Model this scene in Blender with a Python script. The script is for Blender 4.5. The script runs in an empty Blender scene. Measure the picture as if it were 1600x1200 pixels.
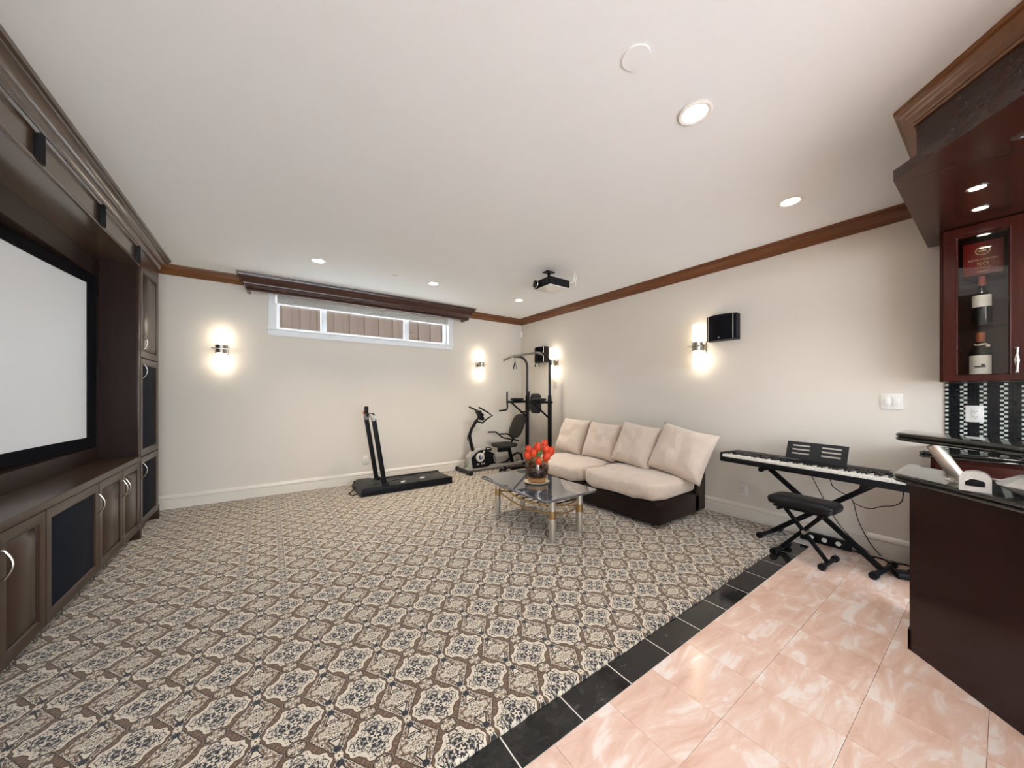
import bpy, bmesh, math, random
from mathutils import Vector, Matrix, noise
random.seed(7)
PI = math.pi
sc = bpy.context.scene
COL = sc.collection

# ------------------------------------------------------------------ camera
cam_d = bpy.data.cameras.new('camera'); cam = bpy.data.objects.new('camera', cam_d); COL.objects.link(cam)
FPX = 541.0; YAW = math.atan(380 / 541)
cam_d.sensor_width = 36; cam_d.lens = FPX / 1600 * 36; cam_d.shift_y = 17.5 / 1600
cam_d.clip_start = 0.02
cam.location = (0, 0, 1.30); cam.rotation_euler = (PI / 2, 0, -YAW)
sc.camera = cam
# ------------------------------------------------------------------ world, light levels, exposure
sc.view_settings.view_transform = 'Standard'; sc.view_settings.look = 'None'
sc.view_settings.gamma = 1; sc.view_settings.use_curve_mapping = False
sc.view_settings.exposure = 0.27
W = bpy.data.worlds.new('sky'); sc.world = W; W.use_nodes = True
W.node_tree.nodes['Background'].inputs[0].default_value = (0.80, 0.90, 1.0, 1)
W.node_tree.nodes['Background'].inputs[1].default_value = 11.0
sun_d = bpy.data.lights.new('sun', 'SUN'); sun_d.energy = 12.0; sun_d.angle = math.radians(1.5); sun_d.color = (.97, .98, 1.0)
sun = bpy.data.objects.new('sun', sun_d); COL.objects.link(sun); sun.rotation_euler = (math.radians(20), 0, math.radians(12))  # high sun on the added patio, unseen behind the viewer
DOWNLIGHT_W = 40.0
REAR_W = 40.0
SCONCE_E = 6.2
sc.cycles.max_bounces = 10; sc.cycles.diffuse_bounces = 6; sc.cycles.glossy_bounces = 4
sc.cycles.transparent_max_bounces = 12; sc.cycles.transmission_bounces = 8
sc.cycles.sample_clamp_indirect = 6.0; sc.cycles.caustics_reflective = False; sc.cycles.caustics_refractive = False
pl = bpy.data.lights.new('door_portal', 'AREA'); pl.shape = 'RECTANGLE'; pl.size = 4.7; pl.size_y = 2.5
po = bpy.data.objects.new('door_portal', pl); COL.objects.link(po)
po.location = (1.1, -3.70, 1.22); po.rotation_euler = (PI / 2, 0, 0); pl.cycles.is_portal = True
pl = bpy.data.lights.new('window_portal', 'AREA'); pl.shape = 'RECTANGLE'; pl.size = 2.5; pl.size_y = .5
po = bpy.data.objects.new('window_portal', pl); COL.objects.link(po)
po.location = (1.28, 5.56, 2.35); po.rotation_euler = (-PI / 2, 0, 0); pl.cycles.is_portal = True

# ------------------------------------------------------------------ helpers: shader expressions
class X:
    nt = None
    def __init__(s, k): s.k = k
    @staticmethod
    def m(op, *a, clamp=False):
        n = X.nt.nodes.new('ShaderNodeMath'); n.operation = op; n.use_clamp = clamp
        for i, q in enumerate(a):
            if isinstance(q, X): X.nt.links.new(q.k, n.inputs[i])
            else: n.inputs[i].default_value = q
        return X(n.outputs[0])
    def __add__(s, o): return X.m('ADD', s, o)
    __radd__ = __add__
    def __sub__(s, o): return X.m('SUBTRACT', s, o)
    def __rsub__(s, o): return X.m('SUBTRACT', o, s)
    def __mul__(s, o): return X.m('MULTIPLY', s, o)
    __rmul__ = __mul__
    def __truediv__(s, o): return X.m('DIVIDE', s, o)
    def __lt__(s, o): return X.m('LESS_THAN', s, o)
    def __gt__(s, o): return X.m('GREATER_THAN', s, o)
    def abs(s): return X.m('ABSOLUTE', s)
def xmax(a, b): return X.m('MAXIMUM', a, b)
def xmin(a, b): return X.m('MINIMUM', a, b)
def xlen(a, b): return X.m('SQRT', a * a + b * b)
def xcomb(a, b, c=0.0):
    n = X.nt.nodes.new('ShaderNodeCombineXYZ')
    for i, q in enumerate((a, b, c)):
        if isinstance(q, X): X.nt.links.new(q.k, n.inputs[i])
        else: n.inputs[i].default_value = q
    return n.outputs[0]
def xnoise(vec, scale, detail=2.0, rough=.5, dist=0.0):
    n = X.nt.nodes.new('ShaderNodeTexNoise'); n.inputs['Scale'].default_value = scale
    n.inputs['Detail'].default_value = detail; n.inputs['Roughness'].default_value = rough; n.inputs['Distortion'].default_value = dist
    if vec is not None: X.nt.links.new(vec, n.inputs['Vector'])
    return X(n.outputs['Fac'])
def xmix(fac, a, b):
    n = X.nt.nodes.new('ShaderNodeMix'); n.data_type = 'RGBA'
    ins = [n.inputs[0], n.inputs[6], n.inputs[7]]
    for i, q in zip(ins, (fac, a, b)):
        if isinstance(q, X): X.nt.links.new(q.k, i)
        elif hasattr(q, 'links'): X.nt.links.new(q, i)
        elif isinstance(q, (int, float)): i.default_value = q
        else: i.default_value = (*q, 1)
    return n.outputs[2]
def xramp(x, stops):
    n = X.nt.nodes.new('ShaderNodeValToRGB'); X.nt.links.new(x.k, n.inputs[0])
    cr = n.color_ramp
    while len(cr.elements) < len(stops): cr.elements.new(.5)
    for e, (p, c) in zip(cr.elements, stops): e.position = p; e.color = (*c, 1)
    return n.outputs[0]
def xcoord(kind='Object', scale=(1, 1, 1), rot=(0, 0, 0), off=False):
    t = X.nt.nodes.new('ShaderNodeTexCoord'); mp = X.nt.nodes.new('ShaderNodeMapping')
    X.nt.links.new(t.outputs[kind], mp.inputs[0]); mp.inputs['Scale'].default_value = scale; mp.inputs['Rotation'].default_value = rot
    if off:
        oi = X.nt.nodes.new('ShaderNodeObjectInfo'); s = X(oi.outputs['Random'])
        X.nt.links.new(xcomb(s * 37.0, s * 91.0, s * 13.0), mp.inputs['Location'])
    return mp.outputs[0]
def xbump(h, strength=.2, dist=.01):
    b = X.nt.nodes.new('ShaderNodeBump'); b.inputs['Strength'].default_value = strength; b.inputs['Distance'].default_value = dist
    X.nt.links.new(h.k, b.inputs['Height']); return b.outputs[0]
MATS = {}
def newmat(name, col=(.5, .5, .5), rough=.5, metal=0.0, spec=.5, coat=0.0, trans=0.0, ior=1.45, emis=None, es=0.0, sheen=0.0):
    m = bpy.data.materials.new(name); m.use_nodes = True; X.nt = m.node_tree
    b = m.node_tree.nodes['Principled BSDF']
    b.inputs['Base Color'].default_value = (*col, 1); b.inputs['Roughness'].default_value = rough; b.inputs['Metallic'].default_value = metal
    b.inputs['Specular IOR Level'].default_value = spec; b.inputs['Coat Weight'].default_value = coat; b.inputs['Coat Roughness'].default_value = .12
    b.inputs['Transmission Weight'].default_value = trans; b.inputs['IOR'].default_value = ior; b.inputs['Sheen Weight'].default_value = sheen
    if emis: b.inputs['Emission Color'].default_value = (*emis, 1); b.inputs['Emission Strength'].default_value = es
    MATS[name] = m
    return m, b
def setc(b, sock): X.nt.links.new(sock, b.inputs['Base Color'])
def setn(b, sock): X.nt.links.new(sock, b.inputs['Normal'])
def setr(b, x): X.nt.links.new(x.k, b.inputs['Roughness'])

def paint(name, col, rough=.6, spec=.3, bs=260, bstr=.04):
    m, b = newmat(name, col, rough, spec=spec)
    n = xnoise(xcoord(), 3.0, 3); setc(b, xmix(n, tuple(c * .985 for c in col), tuple(min(1, c * 1.015) for c in col)))
    setn(b, xbump(xnoise(xcoord(), bs, 2), bstr, .002)); return m
def wood(name, c1, c2, rough=.3, coat=.3, axis='Z', sc_=1.0, spec=.35, bump=.012):
    m, b = newmat(name, c1, rough, coat=coat, spec=spec)
    s = {'X': (2, 30, 30), 'Y': (30, 2, 30), 'Z': (30, 30, 2)}[axis]
    n = xnoise(xcoord(scale=tuple(q * sc_ for q in s)), 1.0, 4, .6, .6)
    setc(b, xmix(xramp(n, [(.3, (0, 0, 0)), (.7, (1, 1, 1))]), c1, c2))
    setn(b, xbump(n, bump, .002)); return m
def plain(name, col, rough=.5, metal=0.0, spec=.5, coat=0.0, nscale=40, amt=.12):
    m, b = newmat(name, col, rough, metal, spec, coat)
    n = xnoise(xcoord(), nscale, 3); setc(b, xmix(n, tuple(c * (1 - amt) for c in col), tuple(min(1, c * (1 + amt)) for c in col))); return m

paint('wall', (.715, .660, .588)); paint('ceiling', (.885, .90, .91), .75, .2); paint('white_trim', (.745, .695, .62), .35, .4); paint('white_frame', (.84, .86, .88), .35, .4)
wood('espresso', (.036, .018, .011), (.052, .027, .016), .30, .05, 'Y'); wood('espresso_v', (.036, .018, .011), (.052, .027, .016), .30, .05, 'Z')
wood('espresso_shaded', (.020, .010, .0075), (.028, .0145, .011), .35, 0, 'Z', spec=.2); wood('espresso_lit', (.085, .056, .038), (.105, .070, .048), .22, .5, 'Y', bump=0, spec=.6)  # same wood: shade darkened into the first, reflected light brightened into the second
wood('mahogany', (.034, .0060, .0040), (.056, .0105, .0065), .25, .1, 'Z'); wood('mahogany_trim', (.17, .066, .022), (.23, .092, .034), .28, .2, 'X', bump=0)
wood('mahogany_trim_y', (.14, .048, .018), (.19, .068, .027), .28, .2, 'Y', bump=0); wood('valance_wood', (.060, .026, .020), (.068, .030, .023), .25, .25, 'X', bump=0, spec=.5)
wood('bar_wood', (.014, .0032, .0030), (.021, .0050, .0044), .22, .05, 'Z', spec=.28); wood('soffit_wood', (.028, .0095, .0060), (.042, .0155, .0090), .20, .20, 'X')
wood('fence_wood', (.027, .016, .0105), (.045, .028, .0195), .85, 0, 'Z')
plain('nickel', (.62, .60, .56), .25, 1.0); plain('chrome', (.78, .78, .78), .12, 1.0, nscale=8); plain('brass_band', (.50, .34, .16), .3, 1.0)
plain('brushed', (.42, .38, .32), .35, 1.0); plain('steel_leg', (.66, .61, .54), .38, .9, nscale=14); plain('dark_steel', (.17, .16, .15), .35, 1.0); plain('black_metal', (.008, .008, .009), .4, 0, .18); plain('black_plastic', (.009, .009, .011), .45, spec=.2)
plain('black_fabric', (.006, .006, .008), .95, spec=.1); plain('navy_grille', (.007, .010, .018), .9, spec=.2, nscale=300, amt=.5)
plain('grey_plastic', (.33, .33, .33), .45); plain('silver_plastic', (.52, .50, .47), .35, .2); plain('dark_grey', (.026, .026, .028), .5, spec=.3)
plain('white_plastic', (.80, .78, .74), .35); plain('off_white', (.74, .70, .62), .4); plain('ivory_key', (.82, .80, .75), .25); plain('black_key', (.010, .010, .010), .25)
plain('blue_cap', (.02, .06, .22), .3); plain('green_tape', (.35, .75, .35), .6); plain('screen_white', (.86, .89, .92), .8, spec=.2, nscale=500, amt=.02)
plain('grout_white', (.70, .67, .62), .8); plain('screed', (.50, .37, .30), .8); plain('gravel', (.74, .73, .70), .9)
plain('patio_stone', (.78, .79, .80), .9, amt=.05); plain('leather', (.012, .006, .005), .3, spec=.3, nscale=120, amt=.3); plain('vinyl', (.010, .010, .012), .38, spec=.3, nscale=150)
plain('pad_grey', (.040, .037, .032), .6, spec=.3); plain('tulip_red', (.86, .075, .022), .5, nscale=25, amt=.35); plain('tulip_green', (.16, .36, .08), .5); plain('pebble', (.028, .017, .022), .25, nscale=60, amt=.6)
plain('saucer', (.76, .66, .48), .35); plain('wax', (.55, .38, .17), .4); plain('bottle_glass', (.006, .008, .006), .08); plain('foil_red', (.28, .035, .022), .35); plain('foil_copper', (.35, .09, .03), .35)
plain('paper', (.72, .68, .60), .7); plain('ink', (.03, .025, .02), .7); plain('gold_print', (.70, .52, .26), .35, .6); plain('box_red', (.22, .012, .008), .3, coat=.3)
plain('tile_white', (.62, .66, .58), .2); plain('tile_black', (.010, .011, .013), .12); plain('grout_dark', (.02, .02, .02), .8)
plain('blind', (.66, .64, .60), .8); plain('porcelain', (.82, .80, .76), .25)
m, b = newmat('shade_glass', (.95, .93, .88), .4, emis=(1, .87, .68), es=SCONCE_E)
m, b = newmat('lamp_disc', (.95, .95, .92), .4, emis=(1, .95, .86), es=28.0)
m, b = newmat('star_disc', (.95, .95, .92), .4, emis=(1, .95, .88), es=25.0)
def clearglass(name, tint=(1, 1, 1), gl=.07, rough=.02):
    m = bpy.data.materials.new(name); m.use_nodes = True; nt = m.node_tree; nt.nodes.clear()
    o = nt.nodes.new('ShaderNodeOutputMaterial'); mx = nt.nodes.new('ShaderNodeMixShader'); t = nt.nodes.new('ShaderNodeBsdfTransparent'); g = nt.nodes.new('ShaderNodeBsdfGlossy')
    t.inputs[0].default_value = (*tint, 1); g.inputs['Roughness'].default_value = rough; mx.inputs[0].default_value = gl
    nt.links.new(t.outputs[0], mx.inputs[1]); nt.links.new(g.outputs[0], mx.inputs[2]); nt.links.new(mx.outputs[0], o.inputs[0]); MATS[name] = m
clearglass('pane', (.97, .98, .98), .05); clearglass('cabinet_glass', (.95, .95, .94), .035); clearglass('shelf_glass', (.86, .90, .87), .05); clearglass('vase_glass', (.86, .72, .62), .12, .03)
m, b = newmat('crystal', (.86, .85, .82), .12, trans=.22, ior=1.5)
setn(b, xbump(xnoise(xcoord(), 150, 2), .6, .004))
# pink marble
m, b = newmat('pink_marble', (.8, .5, .4), .13, coat=.2)
v = xcoord(scale=(1.0, 3.2, 1), rot=(0, 0, .55), off=True)
n1 = xnoise(v, 3.2, 6, .62, .9); n2 = xnoise(v, 9.0, 5, .6, .4)
c = xramp(n1, [(.30, (.66, .42, .32)), (.44, (.77, .54, .44)), (.53, (.82, .62, .53)), (.60, (.88, .80, .75)), (.72, (.90, .87, .84))])
setc(b, xmix(X.m('MULTIPLY', n2, .40), c, (.72, .46, .35)))
# black tile
m, b = newmat('black_tile', (.03, .03, .03), .10, spec=.6)
v = xcoord(off=True); n1 = xnoise(v, 14, 6, .7, .5)
setc(b, xramp(n1, [(.35, (.010, .010, .010)), (.62, (.026, .025, .024)), (.74, (.10, .10, .095))]))
# granite
def granite(name, base, fleck, t0=.58, t1=.72, scale=190):
    m, b = newmat(name, base, .06, spec=.6, coat=.3)
    n1 = xnoise(xcoord(), scale, 3, .65); setc(b, xramp(n1, [(t0, base), (t1, fleck)]))
granite('granite', (.010, .011, .010), (.11, .11, .09)); granite('table_granite', (.045, .052, .068), (.24, .26, .30), .45, .68, 150)
MATS['table_granite'].node_tree.nodes['Principled BSDF'].inputs['Coat Weight'].default_value = 1.0
MATS['table_granite'].node_tree.nodes['Principled BSDF'].inputs['Coat IOR'].default_value = 2.0
MATS['table_granite'].node_tree.nodes['Principled BSDF'].inputs['Coat Roughness'].default_value = .02
# suede
m, b = newmat('suede', (.62, .51, .42), .9, spec=.15, sheen=.35)
n1 = xnoise(xcoord(), 7, 4, .6); setc(b, xmix(n1, (.58, .475, .39), (.74, .63, .54)))
setn(b, xbump(xnoise(xcoord(scale=(1, 1.6, 1)), 8, 4, .55, .8), .42, .025))
# carpet
m, b = newmat('carpet', (.3, .25, .2), .95, spec=.1, sheen=.3)
tc = X.nt.nodes.new('ShaderNodeTexCoord'); sp = X.nt.nodes.new('ShaderNodeSeparateXYZ'); X.nt.links.new(tc.outputs['Object'], sp.inputs[0])
wob = xnoise(tc.outputs['Object'], 60, 2)
cu = (X(sp.outputs[0]) - .326) / .2445 + .5; cv = (X(sp.outputs[1]) - 1.590) / .2300 + .5
u = X.m('FRACT', cu) - .5 + (wob - .5) * .02; v = X.m('FRACT', cv) - .5 + (wob - .5) * .02
au, av = u.abs(), v.abs()
r = xlen(u, v); th = X.m('ARCTAN2', v, u)
d = xlen(xmax(au, av) - .195, xmin(au, av)) - (.205 + .012 * X.m('COSINE', th * 16.0))
fold = xcomb(xmax(au, av), xmin(au, av), 3.1)
fn = xnoise(fold, 15.5, 1.0, .5, .5)
fold2 = xcomb(au, av, 7.7); fn2 = xnoise(fold2, 20.0, 2.0, .5, .2)
CREAM, NAVY, BROWN, TAUPE, DARK = (.78, .69, .56), (.022, .025, .036), (.155, .088, .052), (.25, .18, .125), (.045, .033, .026)
# ground
col = xmix(fn2 > .56, BROWN, TAUPE)
# scroll motif at the cell corners
qx, qy = .5 - au, .5 - av
dia = qx / .30 + qy / .46
fs_ = xnoise(fold2, 15.0, 1.0, .5, .4)
scr = xmix(fs_ > .565, CREAM, TAUPE); scr = xmix((fs_ > .46) * (fs_ < .505), scr, DARK); scr = xmix(fs_ < .36, scr, NAVY); scr = xmix((fs_ > .64), scr, BROWN); tri = qx - (.345 - qy) * .50; scr = xmix((tri < .022) * (qy > .155), scr, DARK); scr = xmix((tri < .0) * (qy > .175), scr, CREAM); scr = xmix((qy > .19) * (qy < .215) * (qx < .05), scr, NAVY)
col = xmix((dia < 1.16), col, DARK); col = xmix((dia < 1.10), col, scr)
# navy leaves and little flower at (.5, 0)
lf = xlen(qx / .055, (av - .125) / .06); col = xmix(lf < 1.0, col, NAVY)
fr = xlen(qx, av); ft = X.m('ARCTAN2', av, qx)
fl = fr - (.062 + .014 * X.m('COSINE', ft * 8.0)); col = xmix(fl < .012, col, DARK); col = xmix(fl < 0.0, col, CREAM); col = xmix(fr < .018, col, BROWN)
# medallion
col = xmix(d < .030, col, BROWN); col = xmix(d < .014, col, DARK); col = xmix(d < .004, col, CREAM)
inn = xmix(fn > .475, NAVY, CREAM); inn = xmix((fn > .515) * (fn < .590), inn, NAVY)
mid = xmix((fn > .495) * (fn < .55), CREAM, NAVY)
col = xmix(d < -.035, col, mid); col = xmix(((d < -.105) + (r < .20)) > .5, col, inn)
pet = r - (.055 + .02 * X.m('COSINE', th * 5.0)); col = xmix(pet < .012, col, NAVY); col = xmix(pet < 0.0, col, CREAM); col = xmix(r < .018, col, NAVY)
# octagon at (0, .5)
oc = xmax(xmax(au, qy), (au + qy) * .7071)
col = xmix(oc < .150, col, TAUPE); col = xmix(oc < .138, col, DARK); col = xmix(oc < .118, col, TAUPE); col = xmix((oc < .108) * (fn2 > .48), col, CREAM); col = xmix((oc < .108) * (fn2 > .54), col, DARK)
pile = xnoise(tc.outputs['Object'], 420, 2)
col = xmix(pile * .22, col, (.10, .075, .055))
setc(b, col); setn(b, xbump(pile, .55, .004))
def MT(n): return MATS[n]

# ------------------------------------------------------------------ helpers: meshes and objects
class B:
    def __init__(s): s.v = []; s.f = []
    def add(s, vs, fs):
        o = len(s.v); s.v += [tuple(q) for q in vs]; s.f += [tuple(i + o for i in q) for q in fs]; return s
    def box(s, x0, x1, y0, y1, z0, z1, bev=0.0, seg=2):
        if x0 > x1: x0, x1 = x1, x0
        if y0 > y1: y0, y1 = y1, y0
        if z0 > z1: z0, z1 = z1, z0
        if bev <= 0:
            return s.add([(x0, y0, z0), (x1, y0, z0), (x1, y1, z0), (x0, y1, z0), (x0, y0, z1), (x1, y0, z1), (x1, y1, z1), (x0, y1, z1)],
                         [(3, 2, 1, 0), (4, 5, 6, 7), (0, 1, 5, 4), (1, 2, 6, 5), (2, 3, 7, 6), (3, 0, 4, 7)])
        bm = bmesh.new(); bmesh.ops.create_cube(bm, size=1)
        for q in bm.verts: q.co = ((x0 + x1) / 2 + q.co.x * (x1 - x0), (y0 + y1) / 2 + q.co.y * (y1 - y0), (z0 + z1) / 2 + q.co.z * (z1 - z0))
        bmesh.ops.bevel(bm, geom=list(bm.edges), offset=min(bev, .49 * min(x1 - x0, y1 - y0, z1 - z0)), segments=seg, profile=.5, affect='EDGES')
        return s.frombm(bm)
    def frombm(s, bm):
        bm.verts.index_update(); s.add([q.co[:] for q in bm.verts], [[w.index for w in q.verts] for q in bm.faces]); bm.free(); return s
    def loft(s, loops, cap=True, close=True):
        n = len(loops[0]); vs = [p for l in loops for p in l]; fs = []
        for i in range(len(loops) - 1):
            for j in range(n if close else n - 1):
                k = (j + 1) % n; fs.append((i * n + j, i * n + k, (i + 1) * n + k, (i + 1) * n + j))
        if cap: fs.append(tuple(range(n - 1, -1, -1))); fs.append(tuple((len(loops) - 1) * n + j for j in range(n)))
        return s.add(vs, fs)
    def tube(s, pts, r, n=8, cap=True, closed=False):
        P = [Vector(p) for p in pts]; rs = r if isinstance(r, (list, tuple)) else [r] * len(P)
        loops = []; up = None
        for i, p in enumerate(P):
            if closed: t = P[(i + 1) % len(P)] - P[i - 1]
            else: t = P[min(i + 1, len(P) - 1)] - P[max(i - 1, 0)]
            t.normalize()
            if up is None:
                up = Vector((0, 0, 1)) if abs(t.z) < .9 else Vector((1, 0, 0))
            a = t.cross(up); a.normalize(); bb = a.cross(t); bb.normalize(); up = bb
            loops.append([p + rs[i] * (math.cos(2 * PI * k / n) * a + math.sin(2 * PI * k / n) * bb) for k in range(n)])
        if closed: loops.append(loops[0]); cap = False
        return s.loft(loops, cap)
    def cyl(s, p0, p1, r, r1=None, n=16): return s.tube([p0, p1], [r, r if r1 is None else r1], n)
    def lathe(s, prof, n=24, c=(0, 0, 0), cap=True):
        return s.loft([[(c[0] + q[0] * math.cos(2 * PI * k / n), c[1] + q[0] * math.sin(2 * PI * k / n), c[2] + q[1]) for k in range(n)] for q in prof], cap)
    def prism(s, poly, z0, z1):
        a = sum(poly[i][0] * poly[(i + 1) % len(poly)][1] - poly[(i + 1) % len(poly)][0] * poly[i][1] for i in range(len(poly)))
        if a < 0: poly = poly[::-1]
        return s.loft([[(x, y, z0) for x, y in poly], [(x, y, z1) for x, y in poly]])
    def prism_y(s, poly, y0, y1): return s.loft([[(x, y0, z) for x, z in poly], [(x, y1, z) for x, z in poly]])
    def sweep(s, path, prof, left=True):
        """closed profile [(out, z)] swept along a 2-D path with mitred corners; out is to the left of travel"""
        loops = []; P = [Vector(p) for p in path]; sg = 1 if left else -1
        for i, p in enumerate(P):
            ns = []
            if i > 0: t = (P[i] - P[i - 1]).normalized(); ns.append(Vector((-t.y, t.x)) * sg)
            if i < len(P) - 1: t = (P[i + 1] - P[i]).normalized(); ns.append(Vector((-t.y, t.x)) * sg)
            if len(ns) == 2: m_ = (ns[0] + ns[1]).normalized(); m_ = m_ / max(.2, m_.dot(ns[0]))
            else: m_ = ns[0]
            loops.append([(p.x + m_.x * o, p.y + m_.y * o, z) for o, z in prof])
        return s.loft(loops)
    def xf(s, mat): s.v = [tuple(mat @ Vector(q)) for q in s.v]; return s
    def mesh(s, name, mat, smooth=40):
        me = bpy.data.meshes.new(name); me.from_pydata(s.v, [], s.f); me.validate(); 
        bm = bmesh.new(); bm.from_mesh(me); bmesh.ops.recalc_face_normals(bm, faces=bm.faces); bm.to_mesh(me); bm.free()
        if smooth:
            me.shade_smooth(); me.set_sharp_from_angle(angle=math.radians(smooth))
        if mat: me.materials.append(MT(mat))
        return me
    def obj(s, name, mat, parent=None, label=None, cat=None, group=None, kind=None, smooth=40, loc=None, rot=None):
        o = bpy.data.objects.new(name, s.mesh(name, mat, smooth)); COL.objects.link(o)
        if parent: o.parent = parent
        if loc: o.location = loc
        if rot: o.rotation_euler = rot
        return tag(o, label, cat, group, kind)
def tag(o, label=None, cat=None, group=None, kind=None):
    if label: o['label'] = label
    if cat: o['category'] = cat
    if group: o['group'] = group
    if kind: o['kind'] = kind
    return o
def thing(name, label, cat, loc=(0, 0, 0), rz=0.0, group=None, kind=None):
    o = bpy.data.objects.new(name, None); COL.objects.link(o); o.location = loc; o.rotation_euler = (0, 0, rz); o.empty_display_size = .1
    return tag(o, label, cat, group, kind)
def dup(root, loc=None, rz=None, label=None, group=None, parent=None):
    r = root.copy(); COL.objects.link(r)
    if parent: r.parent = parent
    if loc: r.location = loc
    if rz is not None: r.rotation_euler = (0, 0, rz)
    if label: r['label'] = label
    if group: r['group'] = group
    for ch in list(root.children):
        if ch.name != r.name: dup(ch, parent=r)
    return r
def rrect(w, h, r, n=5, cx=0, cy=0):
    pts = []
    for (sx, sy, a) in ((1, 1, 0), (-1, 1, PI / 2), (-1, -1, PI), (1, -1, 1.5 * PI)):
        for k in range(n + 1):
            t = a + PI / 2 * k / n; pts.append((cx + sx * (w / 2 - r) + r * math.cos(t), cy + sy * (h / 2 - r) + r * math.sin(t)))
    return pts
def instance(mesh, name, parent, loc, rot=None):
    o = bpy.data.objects.new(name, mesh); COL.objects.link(o); o.parent = parent; o.location = loc
    if rot: o.rotation_euler = rot
    return o
def lamp(kind, name, parent, loc, watts, col=(1, .92, .80), **kw):
    l = bpy.data.lights.new(name, kind); l.energy = watts; l.color = col
    for k, q in kw.items(): setattr(l, k, q)
    o = bpy.data.objects.new(name, l); COL.objects.link(o); o.parent = parent; o.location = loc; return o
def textmesh(txt, size, depth=.0006):
    c = bpy.data.curves.new('lettering', 'FONT'); c.body = txt; c.size = size; c.extrude = depth; c.align_x = 'CENTER'; c.align_y = 'CENTER'; c.resolution_u = 3
    o = bpy.data.objects.new('lettering_tmp', c); COL.objects.link(o); dg = bpy.context.evaluated_depsgraph_get()
    me = bpy.data.meshes.new_from_object(o.evaluated_get(dg)); bpy.data.objects.remove(o); bpy.data.curves.remove(c); me.materials.clear(); return me

# ================================================================== the room shell
XL, XR, YB, YF, ZC = -1.62, 4.03, 5.41, -3.60, 2.75
DX0, DX1 = -1.2, 3.4
floor = B().box(XL, XR, YF, YB, -.15, -.012).obj('floor', 'screed', kind='structure', label='tiled floor of pink marble and black border tiles')
B().box(XL - .15, XR + .15, YF - .15, YB + .15, ZC, ZC + .15).obj('ceiling', 'ceiling', kind='structure', label='plain white ceiling with recessed lights')
B().box(XR, XR + .15, YF - .15, YB + .15, -.15, ZC).obj('wall_right', 'wall', kind='structure', label='beige wall behind the sofa and digital piano')
B().box(XL - .15, XL, YF - .15, YB + .15, -.15, ZC).obj('wall_left', 'wall', kind='structure', label='beige wall behind the media cabinet')
def wall_hole(y0, y1, hx0, hx1, hz0, hz1):
    fr = []; fs = []
    for y in (y0, y1):
        fr.append([(XL, y, -.15), (XR, y, -.15), (XR, y, ZC), (XL, y, ZC)]); fr.append([(hx0, y, hz0), (hx1, y, hz0), (hx1, y, hz1), (hx0, y, hz1)])
    for k in range(4):
        j = (k + 1) % 4
        fs += [(k, j, 4 + j, 4 + k), (8 + k, 12 + k, 12 + j, 8 + j), (4 + k, 4 + j, 12 + j, 12 + k), (k, 8 + k, 8 + j, j)]
    return B().add([p for l in fr for p in l], fs)
wall_hole(YF - .15, YF, DX0, DX1, .0, 2.45).obj('wall_front', 'wall', kind='structure', label='beige wall behind the viewer with an added wide door opening')
WX0, WX1, WZ0, WZ1 = .075, 2.478, 2.147, 2.62
wall_hole(YB, YB + .18, WX0, WX1, WZ0, WZ1).obj('wall_back', 'wall', kind='structure', label='beige wall with the long high window')
# tiles
TP = .3090
tile_p = B().box(-TP / 2 + .0005, TP / 2 - .0005, -TP / 2 + .0005, TP / 2 - .0005, -.012, 0, .0005, 1).mesh('tile', 'pink_marble')
tile_b = B().box(-.1545 + .0020, .1545 - .0020, -.0765, .0765, -.012, 0, .0012, 1).mesh('tile', 'black_tile')
for i in range(-9, 9):
    cx = 1.797 + TP / 2 + i * TP
    for j in range(6):
        if cx + TP / 2 > XR + .01: continue
        instance(tile_p, 'tile', floor, (cx, .964 - TP * (j + .5), 0))
for i in range(-7, 10):
    cx = 1.029 + .1545 + i * .3090
    if cx + .15 < XR + .01: instance(tile_b, 'tile', floor, (cx, .964 + .0775, 0))
B().box(XL, XR, .9645, 1.12, -.0125, -.0006).obj('grout', 'grout_white', floor)
B().box(XL, XR, YF, .964 - 6 * TP, -.0125, -.0005).obj('marble_field', 'pink_marble', floor)
# carpet with a soft rolled front edge
b_ = B(); prof = [(YB, 0), (YB, .020)]
for k in range(9):
    t = k / 8 * PI / 2; prof.append((1.125 - .018 * math.sin(t), .002 + .018 * math.cos(t)))
prof.append((1.107, -.012)); prof.append((YB, -.012))
xs = [XL + (XR - XL) * k / 260 for k in range(261)]
loops = []
for x in xs:
    w = .004 * noise.noise((x * 9, 1.3, 0)) + .0035 * noise.noise((x * 40, 5.3, 0))
    loops.append([(x, y + (w if y < 1.2 else 0), z) for y, z in prof])
b_.loft(loops).obj('carpet', 'carpet', label='wall-to-wall carpet with cream and navy medallions on brown', cat='carpet')
# baseboards
bp = [(0, 0), (.020, 0), (.020, .118), (.012, .124), (.012, .130), (.022, .136), (.022, .150), (.014, .166), (.006, .174), (0, .174)]
B().sweep([(XL, YB), (XR - .0, YB)], bp, left=False).obj('baseboard_back', 'white_trim', kind='structure', label='beige painted baseboard below the window wall')
B().sweep([(XR, YB - .022), (XR, .29)], bp, left=False).obj('baseboard_right', 'white_trim', kind='structure', label='beige painted baseboard behind the sofa')
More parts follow.
